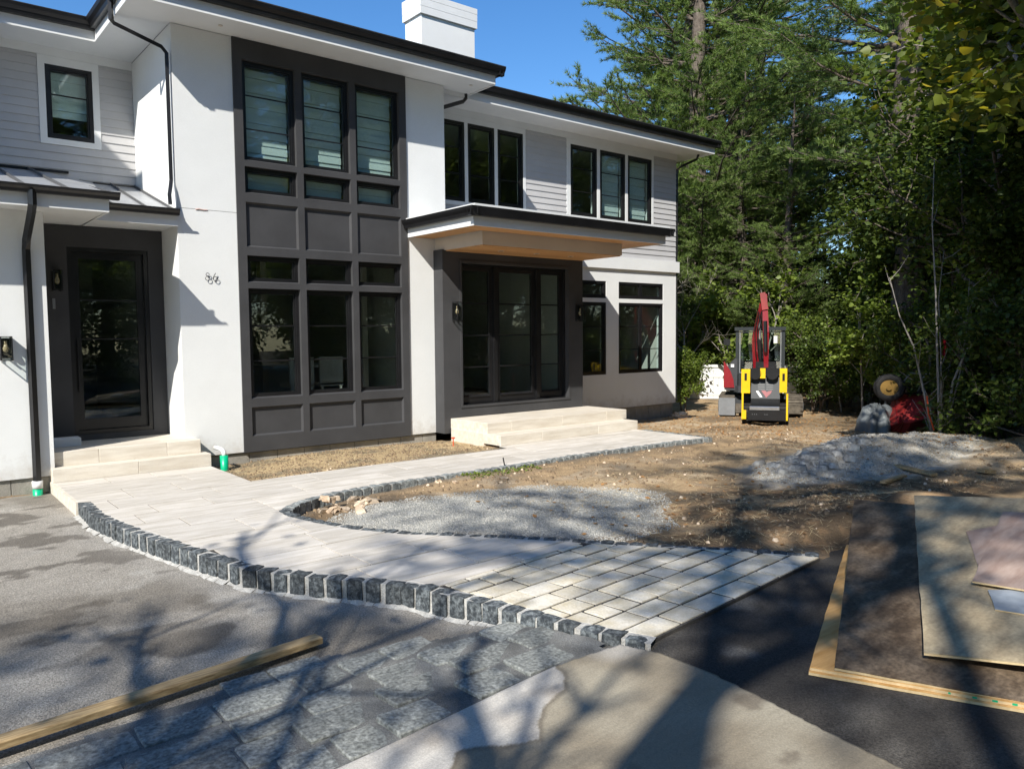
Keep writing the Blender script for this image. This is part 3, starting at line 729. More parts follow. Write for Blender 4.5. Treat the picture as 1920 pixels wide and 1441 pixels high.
# upper storey of wing
ww = [(7.45, 8.12), (8.19, 8.78), (8.85, 9.45), (10.65, 11.38), (11.46, 12.205), (12.28, 13.03)]
mb = MB(); wall_front(mb, 7.19, 13.85, 3.18, 5.50, WY+.022, WY+.18, [(a, b, 3.94, 5.30) for a, b in ww]); mb.build('upper_wall', STUCCO, H_)
def trim_group(x0, x1, ws, z0=3.87, z1=5.395):
    mb = MB(); wall_front(mb, x0, x1, z0, z1, WY-.004, WY+.0215, [(a, b, 3.94, 5.30) for a, b in ws])
    return mb.build('window_trim', WHITE, H_)
trim_group(7.195, 9.51, ww[:3]); trim_group(10.55, 13.09, ww[3:])
mb = MB(); mb.box(7.2, 13.87, WY-.006, WY+.0215, 5.397, 5.51); mb.build('frieze_board', WHITE, H_)
for i, (a, b) in enumerate(ww):
    window(a, b, 3.94, 5.30, WY+.004, (4.86, 4.42), .055, blind=(3.98 if i > 3 else None))
def lap(x0, x1, z0, z1, y, expo=.112, end=None):
    z = z0; i = 0
    while z < z1-.01:
        zt = min(z+expo, z1)
        m = MB(); m.extr([(y-.016, z), (y+.004, z), (y+.004, zt), (y-.003, zt)], x0, x1); m.build('siding_board', SIDING, H_); z = zt
lap(9.512, 10.548, 3.87, 5.394, WY+.014); lap(13.092, 13.84, 3.87, 5.394, WY+.014); lap(7.195, 13.84, 3.19, 3.868, WY+.014)

# --- eaves: soffit, fascia, gutter
def gutter_prof(y, z, d=-1, k=1.0, e=0.0):
    # K-style profile; y = fascia face, d = outwards
    return [(y, z), (y+d*(.065+e), z), (y+d*(.075+e), z+.045*k), (y+d*.105, z+.085*k), (y+d*.115, z+.125*k), (y+d*.098, z+.125*k), (y+d*.06, z+.03*k), (y+d*.01, z+.02*k), (y+d*.01, z+.125*k), (y, z+.125*k)]
def eave_x(x0, x1, yw, ye, zs, fh, m=H_, gx0=0, gx1=0, k=1.0):
    mb = MB(); mb.box(x0, x1, ye+.022, yw, zs+.002, zs+.03); mb.build('soffit', WHITE, m)
    mb = MB(); mb.box(x0, x1, ye, ye+.02, zs-.012, zs+fh); mb.build('fascia', WHITE, m)
    mb = MB(); mb.extr(gutter_prof(ye-.001, zs+fh-.03, -1, k), x0-gx0, x1+gx1); mb.build('gutter', BLACK, m)
def eave_y(y0, y1, xw, xe, zs, fh, sgn, m=H_, g0=0, g1=0, soff=True):
    """sgn=-1 eave projects to -x ; +1 to +x"""
    a, b = sorted((xw, xe-sgn*.022))
    ys_ = 10.601 if y0 < 10.0 else (11.241 if sgn > 0 else y0)
    mb = MB(); mb.box(a, b, ys_, y1, zs+.002, zs+.03); mb.build('soffit', WHITE, m)
    a, b = sorted((xe, xe-sgn*.02)); mb = MB(); mb.box(a, b, y0, y1, zs-.012, zs+fh); mb.build('fascia', WHITE, m)
    mb = MB(); mb.extr(gutter_prof(xe+sgn*.001, zs+fh-.03, sgn), y0-g0, y1+g1, 'y'); mb.build('gutter', BLACK, m)
ZT = 5.565
eave_x(2.492, 7.778, 10.60, 9.90, ZT, .15, gx0=.13, gx1=.13)
eave_y(9.922, 11.74, 3.07, 2.47, ZT, .15, -1, g0=.12, g1=-.11)
mb = MB(); mb.box(2.492, 3.07, 11.74, 12.36, ZT+.002, ZT+.03); mb.build('soffit', WHITE, H_)
eave_y(9.922, 14.0, 7.19, 7.80, ZT, .15, 1, g0=.12)
eave_x(-8, 2.468, 12.36, 11.74, ZT, .15, gx1=.12)
eave_x(7.19, 14.40, 11.24, 10.62, 5.51, .15, gx1=.11)
eave_y(10.642, 19, 13.85, 14.40, 5.51, .15, 1, g0=.12)
for p in ((7.52, 10.2), (3.6, 10.2)):
    m = MB(); m.tube([(p[0], p[1], ZT-.006), (p[0], p[1], ZT+.004)], .028, 12); m.build('soffit_light', CREAM, H_)
# roofs (low hips)
def hip(x0, x1, y0, y1, z0, slope, name='roof', m=SHINGLE, side=None):
    hw = (y1-y0)/2; hx = min(hw, (x1-x0)/2-.01); z1 = z0+hw*slope; mb = MB()
    A, B, C_, D = (x0, y0, z0), (x1, y0, z0), (x1, y1, z0), (x0, y1, z0); E, F = (x0+hx, y0+hw, z1), (x1-hx, y0+hw, z1)
    if side: E = (x0, y0+hw, z1)
    mb.poly([A, B, F, E]); mb.poly([B, C_, F]); mb.poly([C_, D, E, F]); mb.poly([D, A, E])
    mb.poly([(p[0], p[1], p[2]-.03) for p in (A, D, C_, B)])
    for a, b in ((A, B), (B, C_), (C_, D), (D, A)): mb.quad(a, (a[0], a[1], a[2]-.03), (b[0], b[1], b[2]-.03), b)
    return mb.build(name, m, H_)
hip(2.36, 7.92, 9.80, 19.5, 5.83, .28); hip(-8, 7.0, 11.64, 19.5, 5.825, .28); hip(6.5, 14.51, 10.52, 19.5, 5.775, .26)
# chimney
ch = MB(); ch.box(9.40, 10.81, 14.5, 15.15, 5.6, 8.47); chim = ch.build('chimney', STUCCO, H_)
for z0, z1, e in ((8.47, 8.62, .045), (8.625, 8.775, .047), (8.78, 8.90, .049)):
    m = MB(); m.box(9.40-e, 10.81+e, 14.5-e, 15.15+e, z0, z1); m.build('chimney_band', WHITE, chim)
m = MB(); m.box(9.41, 10.80, 14.51, 15.14, 8.62, 8.63); m.box(9.41, 10.80, 14.51, 15.14, 8.77, 8.785); m.build('chimney_joint', MORTD, chim)

# --- left wing
LY = 12.36
mb = MB(); wall_front(mb, -8, 3.069, 3.0, 5.565, LY+.03, LY+.18, [(1.97, 2.545, 4.355, 5.34)]); mb.build('upper_wall', STUCCO, H_)
mb = MB(); wall_front(mb, 1.885, 2.63, 4.275, 5.45, LY-.004, LY+.0295, [(1.97, 2.545, 4.355, 5.34)]); mb.build('window_trim', WHITE, H_)
mb = MB(); mb.box(-8, 3.068, LY-.006, LY+.0295, 5.452, ZT+.002); mb.build('frieze_board', WHITE, H_)
window(1.97, 2.545, 4.355, 5.34, LY+.004, (4.95,), .05, blind=4.62)
lap(-8, 1.883, 3.72, 5.45, LY+.014); lap(2.632, 3.068, 3.72, 5.45, LY+.014); lap(1.883, 2.632, 3.72, 4.273, LY+.014)
# lower left walls
mb = MB(); mb.box(-8, 1.545, 10.21, 10.40, .07, 3.10); mb.build('stucco_wall', STUCCO, H_)
mb = MB(); mb.box(1.385, 1.545, 10.40, 11.35, .07, 3.10); mb.build('stucco_wall', STUCCO, H_)
DY = 11.20
mb = MB(); wall_front(mb, 1.546, 3.069, .3, 3.10, DY+.03, DY+.16, [(1.93, 2.88, .40, 2.78)]); mb.build('stucco_wall', STUCCO, H_)
mb = MB(); wall_front(mb, 1.70, 3.066, .325, 3.045, DY-.02, DY+.029, [(1.93, 2.88, .40, 2.78)]); surround = mb.build('door_surround', DARK, H_)
d = MB(); frame(d, 1.931, 2.879, .401, 2.779, DY+.0, DY+.05, .05, .05)
frame(d, 1.982, 2.828, .452, 2.728, DY+.05, DY+.10, .085, .14); door = d.build('door', BLACK, H_)
g = MB(); g.box(2.06, 2.75, DY+.07, DY+.08, .585, 2.65); g.build('pane', GLASS, door)
for z in (2.12, 1.62): m = MB(); m.box(2.066, 2.744, DY+.055, DY+.068, z-.01, z+.01); m.build('muntin', BLACK, door)
m = MB(); m.box(2.005, 2.035, DY-.02, DY+.0, .95, 1.62); m.box(2.012, 2.028, DY-.0, DY+.049, 1.0, 1.02); m.box(2.012, 2.028, DY, DY+.049, 1.5, 1.52); m.build('handle', BLACK, door)
m = MB(); m.box(1.75, 1.78, DY-.034, DY-.021, 2.0, 2.13); m.build('doorbell', LGREY, H_)
# low metal roof over the left entry
def low_roof(x0, x1, ye, zs, xr=None):
    eave_x(x0, x1, DY+.03 if x0 > 2 else 10.30, ye, zs, .155 if x1 < 2.5 else .145, gx1=(.10 if x1 < 2.5 else 0), k=.62)
low_roof(-8, 2.12, 9.72, 3.05); low_roof(2.121, 3.068, 10.43, 3.05)
mb = MB(); mb.box(2.10, 2.12, 9.74, 10.43, 3.038, 3.21); mb.build('fascia', WHITE, H_)
mb = MB(); mb.box(1.5, 2.098, 10.30, 11.23, 3.052, 3.08); mb.build('soffit', WHITE, H_)
SEAMM = mat('seam_metal', (.11, .11, .11), .45, .1, 4., metal=.3)
mb = MB(); mb.poly([(-8, 9.66, 3.232), (2.14, 9.66, 3.232), (2.14, 10.37, 3.40), (2.5, 12.34, 3.80), (1.95, 12.34, 3.885), (-8, 12.34, 3.905)]); mb.box(-8, 2.138, 9.68, 9.70, 3.19, 3.23); mb.box(2.12, 2.138, 9.70, 10.36, 3.19, 3.23); mb.build('metal_roof', ROOFM, H_)
mb = MB(); mb.poly([(2.141, 10.36, 3.196), (3.066, 10.36, 3.196), (3.066, LY-.02, 3.795), (2.141, LY-.02, 3.795)]); mb.build('metal_roof', ROOFM, H_)
for x in [2.13-.41*i for i in range(14)]:
    m = MB(); zt = 3.905 if x < 1.9 else 3.80; m.extr([(9.68, 3.236), (LY-.025, zt-.01), (LY-.025, zt+.025), (9.70, 3.268)], x-.008, x+.008); m.build('roof_seam', SEAMM, H_)
for x in (2.33, 2.72, 3.04):
    m = MB(); m.extr([(10.38, 3.20), (LY-.025, 3.79), (LY-.025, 3.83), (10.40, 3.235)], x-.008, x+.008); m.build('roof_seam', SEAMM, H_)
m = MB(); m.box(2.5, 3.068, LY-.026, LY+.01, 3.79, 3.815); m.box(-8, 2.2, LY-.026, LY+.01, 3.895, 3.925); m.build('roof_flashing', BLACK, H_)
m = MB(); m.box(2.4685, 2.4915, 11.742, 12.36, ZT+.002, ZT+.03); m.build('soffit', WHITE, H_)
m = MB(); m.box(-5.2, -1.94, 9.0, 9.9, 5.7, 9.0); m.build('chimney', STUCCO, H_)  # unseen block, added and sized to cast shade on the upper-left siding

# --- entry portal, canopy
PY = 10.23; UZ = 2.965
mb = MB(); wall_front(mb, 6.95, 10.0, .312, UZ, PY, PY+.17, [(7.31, 9.64, .48, 2.775)])
mb.quad((6.95, PY+.17, .312), (6.95, 10.479, .312), (6.95, 10.479, UZ), (6.95, PY+.17, UZ)); mb.quad((10.0, PY+.17, .06), (10.0, 11.22, .06), (10.0, 11.22, UZ), (10.0, PY+.17, UZ)); mb.quad((10.0, PY, .06), (10.0, PY+.17, .06), (10.0, PY+.17, .312), (10.0, PY, .312))
mb.quad((6.95, PY, .07), (6.95, 10.479, .07), (6.95, 10.479, .312), (6.95, PY, .312)); mb.quad((6.95, PY, .07), (7.2, PY, .07), (7.2, PY, .312), (6.95, PY, .312))
mb.quad((6.95, PY+.17, UZ), (10.0, PY+.17, UZ), (10.0, 11.22, UZ), (6.95, 11.22, UZ))
portal = mb.build('entry_surround', DARK, H_)
m = MB(); frame(m, 7.27, 9.68, .46, 2.815, PY-.014, PY-.001, .039); m.build('casing', DARK, portal)
m = MB(); m.box(7.3, 9.65, PY+.02, PY+.30, .312, .479); m.build('threshold', DARK, portal)
IY = PY+.10
mw = MB(); frame(mw, 7.311, 9.639, .481, 2.774, IY-.02, IY+.09, .03)
for x in (8.06, 8.99): mw.box(x-.035, x+.035, IY-.02, IY+.09, .512, 2.743)
efr = mw.build('entry_frame', BLACK, H_)
for nm, a, b in (('sidelight', 7.342, 8.024), ('entry_door', 8.096, 8.954), ('sidelight', 9.026, 9.608)):
    m = MB(); frame(m, a, b, .513, 2.742, IY+.02, IY+.07, .075, .10); dd = m.build(nm, BLACK, H_)
    g = MB(); g.box(a+.07, b-.07, IY+.042, IY+.050, .60, 2.68); g.build('pane', GLASS, dd)
    for z in (2.14, 1.62, 1.10):
        q = MB(); q.box(a+.076, b-.076, IY+.022, IY+.040, z-.011, z+.011); q.build('muntin', BLACK, dd)
    q = MB(); q.extr([(IY-.0, .613), (IY+.04, .613), (IY+.04, .645)], a+.076, b-.076); q.build('sill', BLACK, dd)
    if nm == 'entry_door':
        q = MB(); q.box(b-.055, b-.03, IY-.035, IY-.015, 1.2, 1.62); q.box(b-.05, b-.035, IY-.015, IY+.019, 1.24, 1.26); q.box(b-.05, b-.035, IY-.015, IY+.019, 1.56, 1.58); q.build('handle', BLACK, dd)
can = MB(); can.box(6.99, 9.97, 9.24, 10.229, 2.955, 3.16); can.box(6.99, 9.97, 10.2295, 11.2, UZ+.002, 3.16)
canopy = can.build('canopy', CREAM, H_)
# cedar boards below the beam and below the eave
y = 9.26; 
while y < 10.2:
    m = MB(); m.box(7.01, 9.95, y, min(y+.115, 10.228), 2.940, 2.954); m.build('soffit_board', CEDAR, canopy); y += .12
y = 8.78
while y < 9.22:
    m = MB(); m.box(6.50, 10.50, y, min(y+.108, 9.238), 3.148, 3.162); m.build('soffit_board', CEDAR, canopy); y += .113
x = 6.50
while x < 6.95:
    m = MB(); m.box(x, min(x+.108, 6.988), 9.2385, 10.478, 3.148, 3.162); m.build('soffit_board', CEDAR, canopy); x += .113
x = 9.972
while x < 10.48:
    m = MB(); m.box(x, min(x+.108, 10.50), 9.2385, 11.21, 3.148, 3.162); m.build('soffit_board', CEDAR, canopy); x += .113
for x in (7.72, 8.46, 9.22):
    m = MB(); m.tube([(x, 9.72, 2.934), (x, 9.72, 2.945)], .05, 14); m.build('downlight', CREAM, canopy)
    m = MB(); m.tube([(x, 9.72, 2.932), (x, 9.72, 2.9335)], .032, 12); m.build('downlight_lens', BLACK, canopy)
m = MB(); m.box(6.47, 10.52, 8.75, 8.775, 3.135, 3.29); m.box(6.47, 6.495, 8.776, 10.479, 3.135, 3.29); m.box(10.495, 10.52, 8.776, 11.215, 3.135, 3.29); m.build('fascia', WHITE, canopy)
m = MB(); m.extr(gutter_prof(8.749, 3.262, e=.02), 6.36, 10.63); m.build('gutter', BLACK, canopy)
m = MB(); m.extr(gutter_prof(6.469, 3.262, -1), 8.63, 10.454, 'y'); m.build('gutter', BLACK, canopy)
m = MB(); m.extr(gutter_prof(10.521, 3.262, 1), 8.63, 11.20, 'y'); m.build('gutter', BLACK, canopy)
m = MB(); c0, c1, c2 = (6.48, 8.76, 3.40), (10.51, 8.76, 3.40), (10.51, 11.2, 3.40)
m.box(6.44, 10.55, 8.68, 10.478, 3.36, 3.425); m.box(7.2, 10.55, 10.478, 11.2, 3.36, 3.425)
m.build('roof_edge', WHITE, canopy)
m = MB(); m.poly([(6.46, 8.70, 3.426), (10.53, 8.70, 3.426), (10.2, 11.2, 3.56), (7.2, 11.2, 3.56), (7.2, 10.475, 3.52), (6.9, 10.475, 3.52)]); m.build('metal_roof', ROOFM, canopy)

# --- interior shells so that glass has rooms behind it
def room(x0, x1, y0, y1, z0, z1, fl=True, parent=H_):
    mb = MB()
    mb.quad((x0, y1, z0), (x1, y1, z0), (x1, y1, z1), (x0, y1, z1)); mb.quad((x0, y0, z0), (x0, y1, z0), (x0, y1, z1), (x0, y0, z1))
    mb.quad((x1, y0, z0), (x1, y0, z1), (x1, y1, z1), (x1, y1, z0)); mb.quad((x0, y0, z1), (x0, y1, z1), (x1, y1, z1), (x1, y0, z1))
    mb.build('room_walls', ROOM, parent)
    m = MB(); m.quad((x0, y0, z0), (x1, y0, z0), (x1, y1, z0), (x0, y1, z0)); m.build('room_floor', ROOMFLOOR, parent)
room(3.28, 6.98, 10.69, 15.5, .40, 3.0); room(3.28, 6.98, 10.69, 15.5, 3.2, 5.5)
room(7.0, 9.98, 10.41, 15.5, .48, 2.96); room(10.05, 13.66, 11.41, 15.5, .40, 3.0); room(7.2, 13.66, 11.41, 15.5, 3.4, 5.48)
room(1.56, 3.06, 11.37, 15.5, .35, 2.95); room(-.5, 3.06, 12.55, 15.5, 3.4, 5.5)
# furniture glimpsed inside
m = MB(); m.box(6.6, 6.7, 12.2, 12.3, .4, 3.0); m.box(5.2, 5.3, 13.2, 13.35, .4, 3.0); m.build('interior_column', CREAM, H_)
for i in range(11):
    m = MB(); m.box(3.6+i*.02, 4.5+i*.02, 13.2+.2*i*.6, 13.4+.2*i*.6, .5+i*.2, .54+i*.2); m.build('stair_tread', CEDAR, H_)
m = MB(); m.box(4.9, 6.0, 12.0, 13.0, 1.12, 1.16); m.box(5.4, 5.5, 12.45, 12.55, .4, 1.12); m.build('dining_table', ROOM, H_)
for x in (5.0, 5.5): m = MB(); m.box(x, x+.4, 11.6, 11.65, .85, 1.3); m.box(x, x+.4, 11.6, 12.0, .83, .88); m.box(x+.02, x+.06, 11.6, 11.64, .4, .83); m.box(x+.34, x+.38, 11.6, 11.64, .4, .83); m.build('dining_chair', CREAM, H_)
# closing walls at back / far left
mb = MB(); mb.box(-8, 13.66, 19, 19.2, -.4, 5.5); mb.box(-8.2, -8, 10.2, 19.2, -.4, 5.5); mb.build('rear_wall', STUCCO, H_)

# --- wall lamps
def lamp(x, y, z, w=.115, h=.25, d=.16, lit=False):
    """box lantern on a wall facing -Y ; x,z = centre"""
    m = MB(); x0, x1, y0, y1, z0, z1 = x-w/2, x+w/2, y-d, y, z-h/2, z+h/2; t = .006
    m.box(x-.045, x+.045, y-.016, y-.001, z0+.02, z1-.02)
    for a in (x0, x1-2*t):
        for b in (y0, y1-.03): m.box(a, a+2*t, b, b+2*t, z0+.0, z1)
    m.box(x0, x1, y0, y1-.01, z1, z1+.008); m.box(x0, x1, y0, y0+2*t, z0-.008, z0); m.box(x0, x0+2*t, y0, y1-.01, z0-.008, z0); m.box(x1-2*t, x1, y0, y1-.01, z0-.008, z0)
    m.box(x-.008, x+.008, y-d*.55, y-.02, z0+.03, z0+.04)
    f = m.build('wall_lamp', BLACK, H_)
    b = MB(); c = y-d*.5
    b.tube([(x, c, z+.085), (x, c, z+.05)], .014, 8); b.tube([(x, c, z+.05), (x, c, z+.03), (x, c, z), (x, c, z-.025), (x, c, z-.045)], [.013, .02, .03, .026, .008], 10); b.build('bulb', BULB, f, True)
    g = MB(); g.quad((x0+t, y0+t, z0), (x1-t, y0+t, z0), (x1-t, y0+t, z1), (x0+t, y0+t, z1)); g.quad((x0+t, y1-.03, z0), (x0+t, y0+t, z0), (x0+t, y0+t, z1), (x0+t, y1-.03, z1)); g.quad((x1-t, y0+t, z0), (x1-t, y1-.03, z0), (x1-t, y1-.03, z1), (x1-t, y0+t, z1)); g.build('lamp_glass', GLASS, f)
lamp(1.12, 10.21, 1.53); lamp(7.165, PY, 2.0, .10, .28); lamp(9.86, PY, 2.0, .10, .28); lamp(1.80, DY-.02, 2.35, .10, .24)
m = MB(); m.box(1.10, 1.14, 10.195, 10.209, 1.2, 1.24)

# --- house number: 8 and 6 from thin rod, standing off the wall
def ringpts(cx, cz, r, n=20, a0=0, a1=2*math.pi): return [(cx+r*math.sin(a0+(a1-a0)*i/n), 10.455, cz+r*math.cos(a0+(a1-a0)*i/n)) for i in range(n+1)]
m = MB(); m.tube(ringpts(3.418, 2.446, .020), .004, 6); m.tube(ringpts(3.418, 2.396, .028), .004, 6)
m.tube([(3.425, 10.455, 2.42), (3.425, 10.479, 2.42)], .004, 6)
m.build('house_number', BLACK, H_)
m = MB(); m.tube(ringpts(3.518, 2.393, .027), .004, 6); m.tube([(3.522, 10.455, 2.468), (3.503, 10.455, 2.435), (3.488, 10.455, 2.405), (3.486, 10.455, 2.386)], .005, 6); m.tube([(3.515, 10.455, 2.362), (3.515, 10.479, 2.362)], .004, 6)
m.build('house_number', BLACK, H_)

# --- downspouts
def rect_pipe(pts, name='downspout', w=.032):
    m = MB(); m.tube(pts, w, 4); return m.build(name, BLACK, H_)
rect_pipe([(2.42, 10.60, 5.70), (2.42, 10.60, 5.48), (2.45, 10.59, 5.44), (2.96, 10.47+.03, 5.25), (3.02, 10.5, 5.18), (3.02, 10.5, 3.62), (3.0, 10.46, 3.54), (2.97, 10.42, 3.42), (2.97, 10.40, 3.30)])
rect_pipe([(1.37, 9.66, 3.2), (1.37, 9.66, 3.05), (1.37, 9.74, 2.98), (1.36, 10.10, 2.72), (1.36, 10.16, 2.62), (1.36, 10.16, .0)], w=.042)
rect_pipe([(7.73, 10.62, 5.58), (7.73, 10.62, 5.50), (7.68, 10.63, 5.44), (7.28, 10.65, 5.28), (7.235, 10.66, 5.2), (7.235, 10.66, 3.44)])
rect_pipe([(14.2, 10.9, 5.52), (14.2, 10.95, 5.42), (13.95, 11.15, 5.28), (13.895, 11.25, 5.2), (13.895, 11.25, .1)])
m = MB(); m.tube([(1.36, 10.165, .035), (1.36, 10.165, -.05)], .055, 16); m.build('pipe_collar', PVC, H_, True)
m = MB(); m.tube([(1.36, 10.165, -.05), (1.36, 10.165, -.30)], .050, 16); m.build('pipe_adapter', GREENP, H_, True)
# low rear eave seen past the corner
m = MB(); m.box(18.5, 24, 15, 21, 2.98, 3.10); m.poly([(18.3, 14.8, 3.1), (24, 14.8, 3.1), (24, 18, 3.9), (20, 18, 3.9)]); m.box(18.9, 24, 15.3, 21, -.3, 2.98)
garage = m.build('outbuilding', mat('outbuilding_dark', (.10, .10, .10), .8), None); tag(garage, 'dark outbuilding whose eave shows just past the house corner', 'shed')

# ================================================================== steps
def steps(name, label, segs, base):
    root = tag(empty(name, base), label, 'steps')
    for nm, x0, x1, y0, y1, z0, z1, cuts in segs:
        xs_ = [x0]+list(cuts)+[x1]
        for a, b in zip(xs_[:-1], xs_[1:]):
            m = MB(); m.cbox(a+.0015, b-.0015, y0, y1, z0+.001, z1, .004); m.build(nm, LIME, root)
    return root
steps('stone_steps', 'two pale limestone steps up to the black glazed side door', [
    ('step_block', 1.50, 3.27, 10.09, 10.44, -.15, .156, (2.41,)),
    ('step_block', 1.548, 3.20, 10.27, 10.60, .156, .325, (2.02, 2.79)),
    ('landing_slab', 1.548, 3.068, 10.601, 11.19, .156, .323, (2.35,))], (2.4, 10.4, 0))
steps('stone_steps', 'wide pale limestone steps in front of the canopied main entrance', [
    ('step_block', 7.05, 10.03, 8.93, 9.35, 0.001, .150, (7.86, 9.08)),
    ('step_block', 7.05, 9.60, 9.352, 10.20, -.10, .150, ()),
    ('step_block', 7.065, 10.12, 9.27, 9.62, .1505, .308, (7.53, 8.6, 9.62)),
    ('landing_slab', 7.065, 10.12, 9.621, 10.228, .1505, .306, (7.9, 8.9))], (8.5, 9.5, 0))

# ================================================================== TREES
def at(px, dist, z=0.0):
    """ground point seen at photograph column px, dist metres away"""
    a = YAW+math.atan((px-960)/F_PX); return (dist*math.sin(a), dist*math.cos(a), z)

class Acc:
    def __init__(s): s.V = []; s.F = []; s.n = 0
    def add(s, V, Fc): s.V.append(V); s.F.append(Fc+s.n); s.n += len(V)
    def get(s): return np.concatenate(s.V), np.concatenate(s.F)
def limb_tube(acc, pts, rad, sides=5):
    pts = np.asarray(pts, float); rad = np.asarray(rad, float); n = len(pts)
    d = np.gradient(pts, axis=0); d /= np.linalg.norm(d, axis=1)[:, None]+1e-9
    ref = np.array([.37, .21, .9]); a = np.cross(d, ref); a /= np.linalg.norm(a, axis=1)[:, None]+1e-9; b = np.cross(d, a)
    th = np.arange(sides)*2*np.pi/sides
    V = pts[:, None]+rad[:, None, None]*(np.cos(th)[None, :, None]*a[:, None]+np.sin(th)[None, :, None]*b[:, None])
    k = np.arange(sides); i = np.arange(n-1)[:, None]*sides
    Fc = np.stack([i+k, i+(k+1) % sides, i+sides+(k+1) % sides, i+sides+k], -1).reshape(-1, 4)
    acc.add(V.reshape(-1, 3), Fc)

def pine_variant(seed, Ht=17., r0=.30, crown0=.18, reach=4.2, dens=1.0, nl=(.09, .17)):
    g = np.random.default_rng(seed); wood = Acc(); P = []; D = []
    zs = np.linspace(0, Ht, 16); wob = np.cumsum(g.normal(0, .05, (16, 2)), 0); wob -= wob[0]
    limb_tube(wood, np.c_[wob, zs], r0*(1-zs/Ht)**.8+.02, 9)
    z = Ht*crown0
    while z < Ht*.985:
        t = (z-Ht*crown0)/(Ht*(1-crown0)); L0 = reach*(1-t)**.62*(.55+.45*min(1, t*5+.2))
        for q in range(g.integers(3, 6)):
            az = g.uniform(0, 2*np.pi); L = L0*g.uniform(.5, 1.12)
            if L < .3: L = .3
            cx, cy = np.interp(z, zs, wob[:, 0]), np.interp(z, zs, wob[:, 1]); n = 7; s = np.linspace(0, 1, n)
            rise = g.uniform(.05, .30)*(1 if t < .7 else 2.0)
            pts = np.c_[cx+np.cos(az)*L*s, cy+np.sin(az)*L*s, z+L*(rise*s+.12*s*s-.10*np.sin(s*np.pi)*g.uniform(0, 1))]
            pts[1:] += g.normal(0, .03*L/3, (n-1, 3))
            limb_tube(wood, pts, np.linspace(.016+.013*L, .007, n), 4)
            # twigs in a flat spray
            nt = int(L*5.2*dens)+4
            for k in range(nt):
                u = g.uniform(.22, 1.0); b = np.array([np.interp(u, s, pts[:, i]) for i in range(3)])
                aa = az+g.choice([-1, 1])*g.uniform(.35, 1.2); l = L*(.34*(1.15-u)+.09)*g.uniform(.6, 1.3)
                e = b+np.array([np.cos(aa)*l, np.sin(aa)*l, l*g.uniform(-.08, .38)])
                limb_tube(wood, [b, (b+e)/2+[0, 0, -.02*l], e], [.009, .007, .004], 3)
                m = max(4, int(l/.070)); w = np.linspace(.25, 1.0, m)[:, None]
                pp = b+(e-b)*w+g.normal(0, .022, (m, 3)); P.append(pp); D.append(np.repeat([(e-b)/l], m, 0))
        z += Ht*.032*g.uniform(.7, 1.3)
    P = np.concatenate(P); D = np.concatenate(D); n = len(P); k = 14
    # needle tufts
    Pn = np.repeat(P, k, 0); dn = np.repeat(D, k, 0)*.9+g.normal(0, .55, (n*k, 3)); dn[:, 2] += .35
    dn /= np.linalg.norm(dn, axis=1)[:, None]; L = g.uniform(*nl, n*k)[:, None]
    sd = np.cross(dn, g.normal(0, 1, (n*k, 3))); sd /= np.linalg.norm(sd, axis=1)[:, None]; w = g.uniform(.005, .009, n*k)[:, None]
    V = np.stack([Pn-sd*w, Pn+sd*w, Pn+dn*L], 1).reshape(-1, 3); Fc = np.arange(len(V)).reshape(-1, 3)
    crown = np_mesh('crown', V, Fc, PINE)
    wv, wf = wood.get(); return np_mesh('trunk', wv, wf, BARK, True), crown

def leaf_geo(g, P, size, shape='diamond', droop=.4):
    n = len(P); d = g.normal(0, 1, (n, 3)); d[:, 2] = d[:, 2]*.35-droop; d /= np.linalg.norm(d, axis=1)[:, None]
    up_ = np.tile([0, 0, 1.], (n, 1))+g.normal(0, .45, (n, 3)); sd = np.cross(d, up_); sd /= np.linalg.norm(sd, axis=1)[:, None]+1e-9
    nn = np.cross(sd, d); L = g.uniform(.7, 1.25, n)[:, None]*size; w = L*.36
    if shape == 'diamond':
        V = np.stack([P, P+d*L*.45+sd*w-nn*L*.10, P+d*L, P+d*L*.45-sd*w-nn*L*.10], 1).reshape(-1, 3)
        i = np.arange(n)[:, None]*4; F1 = np.concatenate([i+[0, 1, 2], i+[0, 2, 3]], 0)
    else:   # broad toothed leaf: 7 points
        V = np.stack([P, P+d*L*.18+sd*w*1.25-nn*L*.08, P+d*L*.55+sd*w*1.1-nn*L*.10, P+d*L*1.05, P+d*L*.55-sd*w*1.1-nn*L*.10, P+d*L*.18-sd*w*1.25-nn*L*.08], 1).reshape(-1, 3)
        i = np.arange(n)[:, None]*6; F1 = np.concatenate([i+[0, 1, 2], i+[0, 2, 3], i+[0, 3, 4], i+[0, 4, 5]], 0)
    return V, F1

